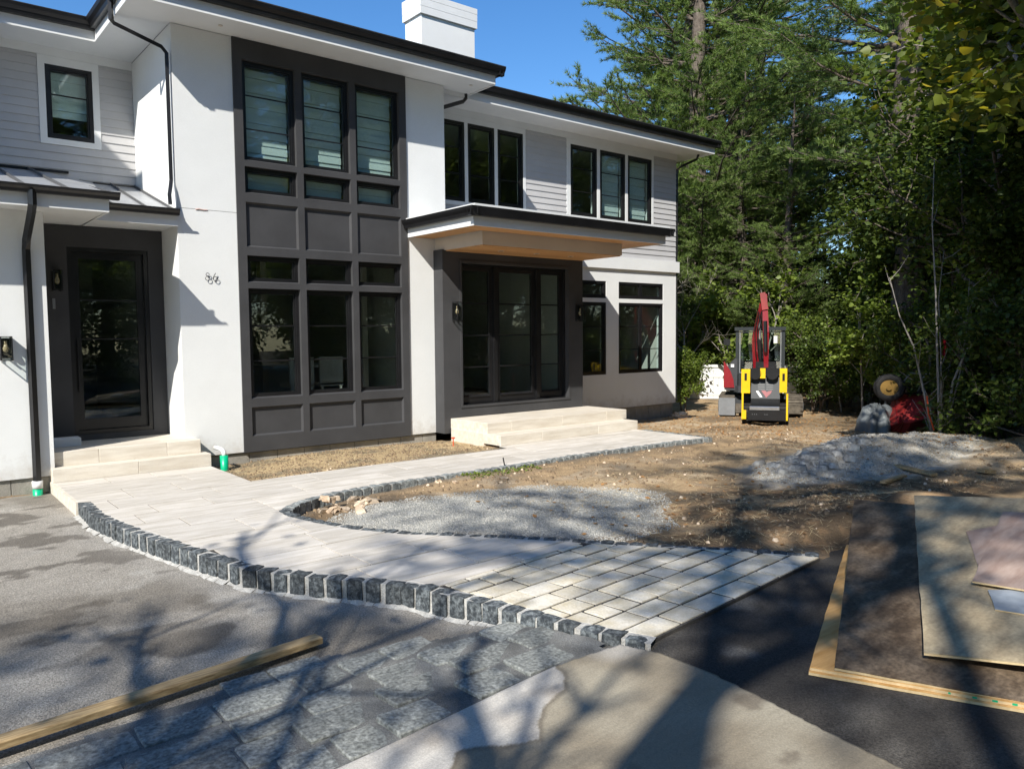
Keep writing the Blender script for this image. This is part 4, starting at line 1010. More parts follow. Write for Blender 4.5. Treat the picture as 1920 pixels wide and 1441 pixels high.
def broad_variant(seed, Ht=9., r0=.12, base=.22, reach=3.0, nleaf=15000, size=.11, matl=None, bark=None, multi=1, shape='diamond', lean=(0, 0)):
    g = np.random.default_rng(seed); wood = Acc(); tips = []
    def grow(p, d, L, r, lev):
        n = 5; pts = [p]; dd = d.copy()
        for i in range(n-1):
            dd = dd+g.normal(0, .13, 3)+np.array([0, 0, .05]); dd /= np.linalg.norm(dd); pts.append(pts[-1]+dd*L/(n-1))
        pts = np.array(pts); limb_tube(wood, pts, np.linspace(r, r*.5, n), 6 if lev < 2 else 3)
        if lev >= 3:
            for u in np.linspace(.2, 1, 5): tips.append(np.array([np.interp(u, np.linspace(0, 1, n), pts[:, i]) for i in range(3)])); 
            return
        k = [7, 5, 4][lev]
        for i in range(k):
            u = g.uniform(.25 if lev else base, 1.0); b = np.array([np.interp(u, np.linspace(0, 1, n), pts[:, i_]) for i_ in range(3)])
            a = g.uniform(0, 2*np.pi); tilt = g.uniform(.5, 1.15)
            t1 = np.cross(dd, [0.3, .2, 1]); t1 /= np.linalg.norm(t1)+1e-9; t2 = np.cross(dd, t1)
            nd = dd*math.cos(tilt)+(t1*math.cos(a)+t2*math.sin(a))*math.sin(tilt)
            LL = [reach*g.uniform(.7, 1.15)*(1.15-.5*u), L*.55, L*.5][lev]
            grow(b, nd/np.linalg.norm(nd), LL*g.uniform(.7, 1.1), r*.45, lev+1)
    for m_ in range(multi):
        a = 2*np.pi*m_/max(multi, 1)+g.uniform(0, 1); t = (.0 if multi == 1 else .26)
        grow(np.array([.12*math.cos(a)*(multi > 1), .12*math.sin(a)*(multi > 1), 0.]), np.array([math.cos(a)*t+lean[0], math.sin(a)*t+lean[1], 1.]), Ht*.8, r0, 0)
    T = np.array(tips); idx = g.integers(0, len(T), nleaf); P = T[idx]+g.normal(0, .16*reach/3, (nleaf, 3))
    V, Fc = leaf_geo(g, P, size, shape); crown = np_mesh('crown', V, Fc, matl or LEAFD)
    wv, wf = wood.get(); return np_mesh('trunk', wv, wf, bark or BARK, True), crown

def place(name, var, loc, rz, sc, label, cat='tree', group=None):
    root = tag(empty(name, loc, rz), label, cat, group); root.scale = (sc, sc, sc) if not isinstance(sc, tuple) else sc
    for nm, me in zip(('trunk', 'crown'), var):
        o = bpy.data.objects.new(nm, me); COL.objects.link(o); o.parent = root
    return root

pines = [pine_variant(1), pine_variant(2, crown0=.10, reach=4.8), pine_variant(3, crown0=.28, reach=3.8, dens=1.1), pine_variant(4, Ht=15, crown0=.14, reach=4.4)]
sparse_pine = pine_variant(5, dens=.17, crown0=.34, reach=4.4)
broads = [broad_variant(11), broad_variant(12, Ht=7.5, reach=3.2), broad_variant(13, Ht=10, reach=3.2, matl=LEAFL)]
sparse = [broad_variant(31, Ht=9.5, r0=.17, reach=3.4, nleaf=1300, size=.12, matl=MAPLE), broad_variant(32, Ht=10, r0=.17, reach=3.2, nleaf=1100, size=.12, matl=LEAFL)]
top_pine = pine_variant(6, r0=.15, dens=.3, crown0=.68, reach=3.8)
limby = broad_variant(33, Ht=10.5, r0=.26, base=.34, reach=4.0, nleaf=160, size=.13, matl=MAPLE)
shrubs = [broad_variant(21, Ht=2.6, r0=.04, base=.05, reach=1.2, nleaf=9000, size=.085, matl=LEAFD, multi=3), broad_variant(22, Ht=2.2, r0=.03, base=.05, reach=1.1, nleaf=8000, size=.085, matl=LEAFL, multi=3)]

# white pines beyond the fence and along the wood edge
PT = [  # column, distance, variant, scale, label
    (1276, 26, 1, 1.18, 'tall feathery white pine leaning out beside the blue sky, nearest the roof end'),
    (1306, 24.6, 0, 1.12, 'full-crowned white pine rising just behind the right end of the roof'),
    (1375, 27, 0, 1.25, 'tall white pine directly behind the excavator'),
    (1425, 31, 2, 1.1, 'white pine with high crown just right of the excavator arm'),
    (1515, 26, 3, .74, 'white pine right of the excavator with low sunlit boughs'),
    (1655, 31, 2, 1.25, 'tall high-crowned pine close left of the thick trunk'),
    (1330, 36, 3, 1.4, 'distant pine behind the fence left of the excavator'),
    (1400, 23.5, 3, .62, 'short young pine behind the excavator cab'),
    (1480, 23.0, 3, .55, 'short young pine above the yellow loader'),
    (1310, 24.5, 3, .55, 'short young pine over the left end of the fence'),
    (1750, 30, 0, 1.2, 'pine deep in the shaded wood on the right'),
    (1860, 26, 3, 1.1, 'pine at the right edge of the photograph in deep shade')]
for i, (px, d, v, sc, lb) in enumerate(PT):
    p = at(px, d, -.3); place('pine_tree', pines[v], p, i*1.7, sc, lb, group='white pines beyond the fence')
p = at(1697, 20.3, -.15); place('pine_tree', pines[2], p, .6, (1.25, 1.25, 1.2), 'thick-trunked pine standing behind the overturned red wheelbarrow', group='white pines beyond the fence')
BT = [(1330, 26.5, 0, .62), (1440, 26, 1, .62), (1500, 25.5, 1, .62), (1560, 24, 0, .62), (1640, 23, 2, .6), (1835, 22, 1, .95), (1900, 19, 0, .95), (1985, 17, 1, 1.0), (2050, 16.5, 0, 1.1), (1930, 22, 2, 1.1), (1870, 26, 0, 1.25), (2060, 13.5, 2, 1.0), (1770, 28, 0, .85), (2020, 21, 1, 1.4), (2080, 16, 0, 1.3)]
BL = ['leafy understory tree behind the white fence', 'bushy tree just above the excavator cab', 'low leafy tree between excavator and wood', 'dark leafy tree right of the white fence end', 'light green sapling tree beside the thick pine trunk', 'dark leafy tree behind the cluster of thin stems', 'dense dark tree right of the thin stems', 'dense dark tree at the right edge above the straw mound', 'dark tree just outside the right edge', 'leafy tree deep in the wood at right', 'large leafy tree deep in the wood behind the wheelbarrow', 'broad tree right of the frame', 'tall leafy tree behind the thick pine trunk', 'large dark tree closing the wood at right', 'large dark tree beyond the right edge']
for i, ((px, d, v, sc), lb) in enumerate(zip(BT, BL)):
    place('leafy_tree', broads[v], at(px, d, -.25), i*2.1, sc, lb, group='leafy trees of the wood')
SH = [(1283, 19.2, 1, .62), (1300, 23.5, 0, 1.1), (1345, 23.0, 1, 1.05), (1400, 23.5, 0, 1.2), (1465, 24, 1, .9), (1532, 19.5, 0, .8), (1545, 20.5, 1, .9), (1585, 21, 0, 1.0), (1630, 19.8, 1, .75), (1660, 22, 0, 1.1), (1735, 18.5, 1, .8), (1790, 16.5, 0, 1.0), (1850, 16.2, 0, .9), (1900, 15.0, 0, .9), (1985, 13.5, 0, 1.0), (1830, 18, 1, 1.2), (1700, 24, 0, 1.5), (1490, 25, 0, 1.4), (1610, 26, 0, 1.6), (1780, 22, 0, 1.8), (1880, 17, 0, 1.5)]
SL = ['clipped light green hedge shrub against the house corner', 'shrub over the left end of the white fence', 'bright shrub hanging over the white fence', 'dark shrub behind the excavator', 'shrub right behind the yellow loader', 'dark shrub at the right end of the white fence', 'light shrub with pale leaves right of the fence', 'dark shrub midway between fence and pine trunk', 'low light shrub left of the thick trunk', 'dark shrub behind the grey tarp', 'light shrub behind the thin stems', 'dark shrub right of the wheelbarrow', 'dark shrub above the straw mound', 'dark shrub at the right picture edge', 'shrub just outside the right edge', 'light shrub deep in the right wood', 'tall shrub behind the thick pine', 'tall shrub filling the gap behind the loader', 'tall shrub in the shade left of the pine trunk', 'tall dark shrub deep behind the wheelbarrow', 'tall dark shrub right of the thin stems']
for i, ((px, d, v, sc), lb) in enumerate(zip(SH, SL)):
    place('shrub', shrubs[v], at(px, d, -.25), i*1.3, (sc, sc, sc*1.05), lb, 'shrub', 'shrubs along the wood edge')

# far wood closing the horizon, and the wood around the viewer (casts the dappled shade, fills the window reflections)
k = 0
for a_deg, d, v, kind, sc in [(133, 24, 1, 'p', 1.45), (139, 29, 1, 'b', 1.9), (145, 24, 0, 'p', 1.4), (150, 30, 1, 'p', 1.5), (156, 22, 0, 'b', 1.8), (162, 28, 1, 'p', 1.4), (126, 28, 0, 'p', 1.5), (118, 23, 1, 'p', 1.3), (-62, 52, 0, 'p', 1.3), (-50, 46, 1, 'b', 1.6), (-38, 50, 2, 'p', 1.2), (47, 55, 0, 'b', .9), (62, 55, 0, 'b', .7), (73, 42, 0, 'p', 1.3), (78, 36, 1, 'b', 1.8), (84, 32, 0, 'b', 1.6),
        (88, 20, 2, 'p', 1.1), (94, 15, 1, 'b', 1.3), (101, 22, 0, 'p', 1.2), (108, 16, 0, 'b', 1.4), (115, 24, 1, 'p', 1.2), (122, 18, 1, 'b', 1.5), (129, 25, 3, 'p', 1.2), (136, 20, 0, 'b', 1.5), (143, 26, 0, 'p', 1.2), (150, 21, 1, 'b', 1.6), (158, 27, 1, 'p', 1.2), (166, 23, 0, 'b', 1.5), (174, 28, 2, 'p', 1.1), (183, 26, 1, 'b', 1.6)]:
    a = math.radians(a_deg); p = (d*math.sin(a), d*math.cos(a), -.2); k += 1
    place('pine_tree' if kind == 'p' else 'leafy_tree', (pines if kind == 'p' else broads)[v], p, k*.9, sc, 'tree of the surrounding wood out of the picture or far behind it', group='trees of the surrounding wood')
place('leafy_tree', broads[0], (-1.5, 24, -.2), .4, 1.35, 'dark tree whose top shows over the left roof')

UH = Vector((-SUN.x, -SUN.y)).normalized()      # direction in which shadows fall
VH = Vector((-UH.y, UH.x))
def uv(u, v, z=-.15): p = UH*u+VH*v; return (p.x, p.y, z)
CAST = [(-15.2, 2.7, 0, 'q', 1.05), (-16.8, 4.4, 0, 'q', 1.02), (-9.4, 3.6, 0, 's', .95), (-6.2, 1.05, 0, 'l', 1.0), (-7.6, 3.1, 0, 'l', .95), (-8.3, .35, 0, 't', 1.0), (-7.6, 4.7, 0, 'l', .95), (-5.6, 2.2, 0, 'l', .9), (-8.2, -1.0, 0, 't', 1.0), (-11.0, -2.4, 0, 's', 1.15), (-13.5, -3.0, 0, 'q', 1.2),
        (-9.0, -5.6, 1, 's', 1.4), (-15, -5.5, 3, 'p', 1.4), (-19, 7.5, 0, 'q', .95), (-10, -8, 0, 'b', 1.6), (-6.0, -9, 1, 'p', 1.1), (-5.0, -3.2, 0, 't', 1.12), (-3.2, -4.6, 0, 't', 1.2), (-2.2, -6.6, 0, 'p', 1.15), (-4.0, -6.4, 0, 's', 1.2)]
for i, (u, v, q, kind, sc) in enumerate(CAST):
    place('pine_tree' if kind == 'p' else 'leafy_tree', {'p': pines, 'b': broads, 's': sparse, 'q': [sparse_pine], 'l': [limby], 't': [top_pine]}[kind][q], uv(u, v), i*2.3, sc, 'tree behind the viewer that throws dappled shade over the drive', group='trees behind the viewer')
for i, a_deg in enumerate((92, 99, 106, 113, 120, 127, 134, 141, 148, 155, 163, 171, 180, 190, 200)):
    a = math.radians(a_deg); d = 13+4*(i % 3); place('shrub', shrubs[i % 2], (d*math.sin(a), d*math.cos(a), -.2), i*1.1, 2.0+.3*(i % 2), 'undergrowth shrub of the wood out of the picture', 'shrub', 'undergrowth out of the picture')

# ================================================================== site things
def oriented(fn, mb, O, X, Y, Z):
    """transform vertices added by fn from local (x,y,z) to O + x*X + y*Y + z*Z"""
    n = len(mb.v); fn(mb)
    for i in range(n, len(mb.v)):
        a, b, c = mb.v[i]; p = O+X*a+Y*b+Z*c; mb.v[i] = tuple(p)
# timber beside the apron
t = tag(empty('timber', (0, 3.9, -.1)), 'long weathered two-by-four lying along the edge of the granite setts', 'timber')
m = MB(); P0 = Vector((-.9, 3.84, -.128)); P1 = Vector((1.93, 4.165, -.128)); dx = (P1-P0); L_ = dx.length; dx.normalize(); dy = Vector((-dx.y, dx.x, 0))
oriented(lambda q: q.cbox(0, L_, -.044, .044, 0, .037, .006), m, P0, dx, dy, Vector((0, 0, 1))); m.build('board', LUMBER, t)

# plywood stack
def sheet_thing(label, O, X, Y, lx, ly, th, m, edge=PLYEDGE, layers=3, cat='plywood sheet', name='plywood_sheet', pts=None, zn=None):
    root = tag(empty(name, tuple(O)), label, cat, 'plywood sheets and scraps stacked on the drive')
    X = X.normalized(); Z = (zn or X.cross(Y)).normalized()
    if Z.z < 0: Z = -Z
    if pts is None: pts = [(0, 0), (lx, 0), (lx, ly), (0, ly)]
    sgn = 1 if ly >= 0 else -1
    # worn outline: subdivide edges with small chips
    out = []
    for i in range(len(pts)):
        a, b = Vector(pts[i]), Vector(pts[(i+1) % len(pts)]); n = max(2, int((b-a).length/.12)); nrm = Vector((-(b-a).y, (b-a).x)).normalized()
        for k in range(n):
            p = a+(b-a)*k/n+nrm*R.uniform(-.003, .003)*(k > 0); out.append((p.x, p.y))
    warp = R.uniform(-.004, .004)
    lay = []
    for l in range(layers):
        mb = MB(); z0 = th*l/layers; z1 = th*(l+1)/layers; ins = .0012*(l % 2)
        oriented(lambda q: q.prism(out if not ins else [(x*.9995, y*.9995) for x, y in out], z0, z1-.0004), mb, O, X, Y, Z)
        me = mb.mesh('ply_layer', edge if l < layers-1 else m); fix_normals(me); link('ply_layer' if l < layers-1 else 'face_veneer', me, root)
    return root
gx = Vector((.914, .405, 0)).normalized(); gy = Vector((gx.y, -gx.x, 0))
base = Vector((3.46, 1.975, -.024))
sheet_thing('bottom sheet of new golden plywood on the drive, lowest of the stack', base, gx, gy, 2.44, 1.22, .019, PLYNEW)
sheet_thing('second golden plywood sheet with green marks on its edge, just above the lowest', base+gx*.012+gy*.006+Vector((0, 0, .0195)), gx, gy, 2.44, 1.22, .019, PLYNEW)
# green paint dabs on the edge
for k in (.62, .72, .80, .88):
    m = MB(); oriented(lambda q: q.box(-.0016, -.0004, k*.95, k*.95+R.uniform(.012, .03), .003, .012), m, base+gx*.012+gy*.006+Vector((0, 0, .0195)), gx, gy, Vector((0, 0, 1))); m.build('green_mark', GREENP, None)
    o = m  # joined below
for o in [o for o in COL.objects if o.name.startswith('green_mark')]:
    par = [q for q in COL.objects if q.name == 'plywood_sheet.001'][0]; o.parent = par; o.matrix_parent_inverse = wm(par).inverted()
def tilt_sheet(label, N, Fp, W, width, th, m, ln=2.44, **k):
    X = (Fp-N).normalized(); Yd = (W-N); Yd = (Yd-X*Yd.dot(X)).normalized()
    return sheet_thing(label, N, X, Yd, ln, width, th, m, zn=X.cross(Yd), **k), X, Yd
N1 = Vector((3.51, 1.87, .020)); F1 = Vector((5.69, 2.90, .36)); W1 = Vector((3.86, 1.17, .004))
tilt_sheet('dark wet-stained plywood sheet with pale scuffs, second column from the left of the stack', N1, F1, W1, 1.22, .018, PLYDARK)
N2 = Vector((3.855, 1.605, .085)); F2 = Vector((6.05, 2.62, .385)); W2 = Vector((3.88, 1.17, .088))
_, X2, Y2 = tilt_sheet('pale grey weathered plywood sheet lying over the dark one, right of the black gap', N2, F2, W2, 1.22, .016, PLYGREY)
Z2 = X2.cross(Y2); Z2 = Z2 if Z2.z > 0 else -Z2
def on_plane(px, py, O, Z, h=0.0):
    d = fw*F_PX+r2*(px-960)-u2*(py-720.5); C0 = Vector((0, 0, CAM_H)); t = (O+Z*h-C0).dot(Z)/d.dot(Z); return C0+d*t
def scrap(label, pix, h, th, m, name='plywood_scrap'):
    P = [on_plane(x, y, N2, Z2, h) for x, y in pix]; O = P[0]
    pts = [((p-O).dot(X2), (p-O).dot(Y2)) for p in P]
    return sheet_thing(label, O, X2, Y2, 1, 1, th, m, name=name, cat='plywood scrap', pts=pts, zn=Z2)
scrap('thin brown splintered plywood offcut under the rose-coloured board', [(1811, 997), (1835, 1066), (1862, 1010), (1874, 985)], .018, .006, PLYROSE)
scrap('small blue-grey board poking out from under the rose-coloured one', [(1852, 1108), (1866, 1144), (1990, 1165), (1990, 1108)], .018, .010, PLYBLUE)
scrap('rose-brown board on top of the plywood stack at the right edge', [(1823, 1092), (1881, 962), (2020, 968), (2050, 1128)], .036, .014, PLYROSE)
for x, y in ((3.9, 1.45), (5.6, 2.2)):
    pass
m = MB(); m.cbox(5.35, 5.95, 2.0, 2.09, -.03, .07, .004); tag(m.build('timber_block', LUMBER), 'timber block propping the far end of the plywood stack', 'timber')

# planks, small slab, rebar, stakes
def ground_pt(px, py, z=0.0): d = fw*F_PX+r2*(px-960)-u2*(py-720.5); t = (z-CAM_H)/d.z; return Vector((0, 0, CAM_H))+d*t
def plank(label, a, b, w, h, m=LUMBER, tilt=0):
    X = (b-a); L = X.length; X.normalize(); Y = Vector((-X.y, X.x, 0)).normalized(); Z = X.cross(Y); mb = MB()
    oriented(lambda q: q.cbox(0, L, -w/2, w/2, 0, h, .003), mb, a, X, Y, Z if Z.z > 0 else -Z); return tag(mb.build('plank', m), label, 'plank')
def gp(px, py, dz=.02):
    p = ground_pt(px, py)
    for _ in range(4): z = float(dirt_z(np.array([p.x]), np.array([p.y]))[0]); z = z if z > -.4 else 0; p = ground_pt(px, py, z+dz)
    return p
plank('pale board half sunk in the grey rubble', gp(1668, 871), gp(1752, 892), .10, .03)
plank('short pale offcut below the board in the rubble', gp(1655, 906), gp(1696, 893), .06, .025)
plank('small squared offcut on the straw at the right', gp(1838, 885), gp(1860, 886), .12, .04)
a = gp(950, 878, 0); m = MB(); m.tube([tuple(a-Vector((0, 0, .1))), (a.x-.04, a.y+.02, a.z+.14)], .008, 6); tag(m.build('rebar_stake', BLACK), 'thin dark rebar stake standing by the walkway edge', 'stake')
a = Vector((7.02, 8.72+.28, -.05)); a = ground_pt(850, 838, -.06); m = MB(); m.tube([tuple(a), (a.x, a.y, a.z+.14)], .008, 5); m.box(a.x-.02, a.x+.02, a.y-.02, a.y+.02, a.z+.13, a.z+.15); tag(m.build('marker_stake', ORANGE), 'short orange marker stake in the soil bed left of the entrance steps', 'stake')
m = MB(); m.cbox(1.60, 1.92, 10.72, 10.90, .325, .425, .01); tag(m.build('concrete_block', STUCCO), 'pale concrete block on the landing left of the side door', 'block')
# green riser with white elbow
g_ = tag(empty('drain_pipe', (3.46, 10.18, -.1)), 'bright green pipe riser with white elbow beside the left steps', 'pipe')
m = MB(); m.tube([(3.46, 10.18, -.3), (3.46, 10.18, .10)], .052, 18); m.build('pipe', GREENP, g_, True)
m = MB(); m.tube([(3.46, 10.18, .09), (3.46, 10.18, .135), (3.452, 10.20, .165), (3.43, 10.25, .185), (3.40, 10.34, .19)], [.03, .03, .029, .028, .028], 12); m.build('elbow', PVC, g_, True)

# ---- rocks, rubble, gravel, litter
rock_me = [rough_block(50+i, .34).mesh('rock', TANROCK) for i in range(5)]
rub_me = [rough_block(70+i, .36).mesh('rubble', GREYROCK) for i in range(5)]
for k in range(34):
    px, py = R.uniform(600, 700), R.uniform(932, 962)
    if k > 24: px, py = R.uniform(700, 960), R.uniform(888, 908)-(0)
    p = gp(px, py, 0)
    if float(sdf(PATIO, [p.x], [p.y])[0]) < .14: continue
    o = tag(bpy.data.objects.new('fieldstone', R.choice(rock_me)), 'tan fieldstone lying in the corner of the dirt bed by the walkway', 'stone', 'tan fieldstones in the dirt bed'); COL.objects.link(o)
    s_ = R.uniform(.04, .10) if k < 24 else R.uniform(.03, .06); o.location = (p.x, p.y, p.z+s_*.18); o.scale = (s_*1.3, s_, s_*.7); o.rotation_euler = (R.uniform(-.3, .3), R.uniform(-.3, .3), R.uniform(0, 6))
def scatter_blocks(name, m, n, pos, smin, smax, seed, flat=.7):
    g = np.random.default_rng(seed); x, y = pos(g, n); ins = (sdf(PATIO, x, y) > .11) & (sdf(DRIVE, x, y) > .02); x, y = x[ins], y[ins]; n = len(x)
    z = dirt_z(x, y); s = smin+(smax-smin)*g.random(n)**3
    B = np.array([(-1, -1, -1), (1, -1, -1), (1, 1, -1), (-1, 1, -1), (-.6, -.7, 1), (.7, -.6, 1), (.6, .6, 1), (-.7, .6, 1)])*.5
    F0 = np.array([(4, 5, 6), (4, 6, 7), (0, 1, 5), (0, 5, 4), (1, 2, 6), (1, 6, 5), (2, 3, 7), (2, 7, 6), (3, 0, 4), (3, 4, 7)])
    V = np.tile(B, (n, 1, 1))*(1+g.uniform(-.35, .35, (n, 8, 3))); V[:, :, 2] *= flat
    th = g.uniform(0, 6.28, n); c, s2 = np.cos(th)[:, None], np.sin(th)[:, None]
    X_ = V[:, :, 0]*c-V[:, :, 1]*s2; Y_ = V[:, :, 0]*s2+V[:, :, 1]*c; V = np.stack([X_, Y_, V[:, :, 2]], -1)*s[:, None, None]+np.stack([x, y, z+s*.2], 1)[:, None]
    Fc = (F0[None]+np.arange(n)[:, None, None]*8).reshape(-1, 3)
    return tag(link(name, np_mesh(name, V.reshape(-1, 3), Fc, m)), kind='stuff')
def in_poly(P, pad=0):
    xs_, ys_ = [p[0] for p in P], [p[1] for p in P]
    def f(g, n):
        x = g.uniform(min(xs_), max(xs_), n*3); y = g.uniform(min(ys_), max(ys_), n*3); k = sdf(P, x, y)+.25*(fbm(x*3, y*3, 22)-.5) < pad; return x[k][:n], y[k][:n]
    return f
scatter_blocks('crushed_gravel', GRAVEL, 30000, in_poly(GRAV, .12), .005, .015, 1)
def pile(g, n): a = g.uniform(0, 6.28, n); r = np.sqrt(g.random(n)); return 10.4+2.7*r*np.cos(a), 4.95+.85*r*np.sin(a)
scatter_blocks('gravel_spill', GRAVEL, 16000, pile, .005, .022, 2)
def ridge(g, n): t = g.random(n); return 8.4+3.8*t+g.normal(0, .15, n), 5.05+.75*t+g.normal(0, .16, n)
scatter_blocks('broken_rubble', GREYROCK, 1100, ridge, .02, .15, 3, .5)
CLOD = mat('soil_clod', (.13, .09, .055), 1, .3, 6., .004, 60., col2=(.30, .215, .13))
def soil(g, n):
    x, y = g.uniform(2.9, 14, n), g.uniform(3.2, 9.5, n); k = (sdf(GRAV, x, y) > .15) & ((((x-10.5)/2.9)**2+((y-4.95)/1.0)**2) > 1.1) & (fbm(x*1.7, y*1.7, 77) > .42); return x[k], y[k]
scatter_blocks('soil_clods', CLOD, 12000, soil, .006, .042, 4)
scatter_blocks('soil_pebbles', TANROCK, 900, soil, .008, .04, 14)
scatter_blocks('bed_pebbles', CLOD, 4000, in_poly(BED), .006, .03, 5)
# twigs, straw and dead leaves on the soil
def litter(name, m, n, pos, kind, seed):
    g = np.random.default_rng(seed); x, y = pos(g, n); k = (sdf(PATIO, x, y) > .02) & (sdf(DRIVE, x, y) > .02) if kind != 'any' else np.ones(len(x), bool); x, y = x[k], y[k]; n = len(x); z = np.maximum(dirt_z(x, y), -.3)+.012
    a = g.uniform(0, 6.28, n); d = np.stack([np.cos(a), np.sin(a), g.uniform(-.1, .35, n)], 1); sd = np.stack([-np.sin(a), np.cos(a), g.uniform(-.3, .3, n)], 1)
    if kind == 'straw': L = g.uniform(.03, .16, n)[:, None]; w = .0022
    else: L = g.uniform(.03, .07, n)[:, None]; w = L*.35
    P = np.stack([x, y, z], 1)
    V = np.stack([P-d*L/2, P+sd*w, P+d*L/2, P-sd*w], 1).reshape(-1, 3); Fc = np.arange(n*4).reshape(-1, 4)
    return tag(link(name, np_mesh(name, V, Fc, m)), kind='stuff')
litter('straw_litter', STRAW, 9000, lambda g, n: (g.normal(12.8, 1.2, n), g.normal(3.9, .7, n)), 'straw', 6)
litter('straw_litter', STRAW, 7000, lambda g, n: (g.uniform(4.6, 11, n), g.uniform(3.0, 6.4, n)), 'straw', 7)
litter('straw_litter', STRAW, 2500, lambda g, n: (g.uniform(3.3, 7, n), g.uniform(8.8, 10.4, n)), 'straw', 10)
DEADL = leafmat('dead_leaves', (.20, .10, .04), (.50, .26, .10), .2, .7)
litter('dead_leaves', DEADL, 260, lambda g, n: (g.uniform(4.4, 11, n), g.uniform(3.0, 6.2, n)), 'leaf', 8)
litter('forest_litter', DEADL, 6000, lambda g, n: (g.uniform(11, 20, n), g.uniform(2, 12, n)), 'leaf', 9)
# weeds by the walkway edge
g = np.random.default_rng(12); n = 260; x = g.uniform(5.3, 6.4, n); y = 7.60-.14-g.random(n)**2*.25; P = np.stack([x, y, dirt_z(x, y)+.01], 1); V, Fc = leaf_geo(g, P, .035, droop=-.5)
tag(link('weeds', np_mesh('weeds', V, Fc, LEAFL)), kind='stuff')

# ================================================================== machines
def local_root(name, px, dist, z, label, cat, rz_off=0.0, group=None):
    p = at(px, dist, z); a = YAW+math.atan((px-960)/F_PX); return tag(empty(name, p, -a+rz_off), label, cat, group)
def lpart(root, nm, mb, m, smooth=False, parent=None):
    me = mb.mesh(nm, m, smooth); fix_normals(me); o = bpy.data.objects.new(nm, me); COL.objects.link(o); o.parent = parent or root; return o
def beam(mb, p0, p1, w0, h0, w1, h1, side=(1, 0, 0)):
    p0, p1 = Vector(p0), Vector(p1); d = (p1-p0).normalized(); s = Vector(side); s = (s-d*s.dot(d)).normalized(); u = d.cross(s); n = len(mb.v)
    for p, w, h in ((p0, w0, h0), (p1, w1, h1)):
        for a, b in ((-1, -1), (1, -1), (1, 1), (-1, 1)): mb.v.append(tuple(p+s*a*w/2+u*b*h/2))
    mb.f += [(n, n+1, n+2, n+3), (n+4, n+7, n+6, n+5)]+[(n+i, n+(i+1) % 4, n+4+(i+1) % 4, n+4+i) for i in range(4)]; return mb
def track(root, x, w, y0, y1, h, nm='track', m=MUDR):
    mb = MB(); r = h/2; prof = []
    for k in range(9): a = -math.pi/2+math.pi*k/8; prof.append((y1-r+r*math.cos(a), r+r*math.sin(a)))
    for k in range(9): a = math.pi/2+math.pi*k/8; prof.append((y0+r+r*math.cos(a), r+r*math.sin(a)))
    mb.extr(prof, x-w/2, x+w/2)
    o = lpart(root, nm, mb, m)
    L = []; n = len(prof)
    lug = MB()
    for i in range(n):
        a, b = Vector((0, *prof[i])), Vector((0, *prof[(i+1) % n])); seg = (b-a).length; k = max(1, int(seg/.09))
        for q in range(k):
            c = a+(b-a)*(q+.5)/k; t = (b-a).normalized(); nn = Vector((0, t.z, -t.y)); nn = nn if nn.dot(c-Vector((0, (y0+y1)/2, r))) > 0 else -nn
            c2 = c+nn*.010; beam(lug, (x-w/2, c2.y, c2.z), (x+w/2, c2.y, c2.z), .03, .024, .03, .024, side=tuple(t))
    lpart(root, 'track_lugs', lug, m, parent=o)
    for i in range(4):
        yy = y0+r+(y1-y0-2*r)*i/3; wl = MB(); wl.tube([(x-w/2-.012, yy, r), (x+w/2+.012, yy, r)], r*.62 if i in (0, 3) else r*.45, 14); lpart(root, 'track_wheel', wl, GREYM, parent=o)
# --- mini excavator
EZ = float(dirt_z(np.array([at(1425, 18.6)[0]]), np.array([at(1425, 18.6)[1]]))[0])
ex = local_root('mini_excavator', 1425, 18.6, EZ, 'small red and dark grey excavator with raised boom facing the viewer, behind the yellow loader', 'excavator')
track(ex, -.70, .34, -.55, 1.25, .42); track(ex, .74, .34, -.55, 1.25, .42)
m = MB(); m.box(-.53, .57, -.1, .9, .18, .42); m.tube([(0, .35, .40), (0, .35, .52)], .36, 20); lpart(ex, 'undercarriage', m, GREYM)
m = MB(); m.box(-.86, -.51, -.72, -.66, .04, .42); lpart(ex, 'blade_end', m, LGREY)
m = MB(); m.box(-.50, .85, -.72, -.66, .10, .30); m.box(-.45, -.35, -.68, -.1, .15, .25); m.box(.38, .48, -.68, -.1, .15, .25); lpart(ex, 'dozer_blade', m, MUDR)
m = MB(); m.prism([(-.70, .2), (-.62, -.15), (-.45, -.32), (.52, -.32), (.56, .9), (.3, 1.15), (-.4, 1.15), (-.70, .9)], .52, .66); lpart(ex, 'deck', m, GREYM)
m = MB(); m.extr([(-.76, .58), (-.74, .95), (-.66, 1.15), (-.54, 1.27), (-.48, 1.27), (-.48, .56), (-.72, .56)], -.25, .85, 'y'); lpart(ex, 'side_cover', m, GREYM)
m = MB(); m.prism([(0, 0), (1, 0), (1, 1)], 0, .01) if False else None
m.v += [(-.775, -.262, .62), (-.775, -.262, 1.22), (-.70, -.268, 1.12), (-.62, -.272, .98), (-.56, -.275, .80), (-.54, -.275, .62), (-.775, .6, .62), (-.775, .6, 1.22)]
m.f += [(0, 5, 4, 3, 2, 1), (0, 1, 7, 6)]; lpart(ex, 'red_cover', m, REDP)
m = MB(); m.box(-.62, -.55, -.278, -.272, 1.08, 1.15); lpart(ex, 'label_plate', m, PVC)
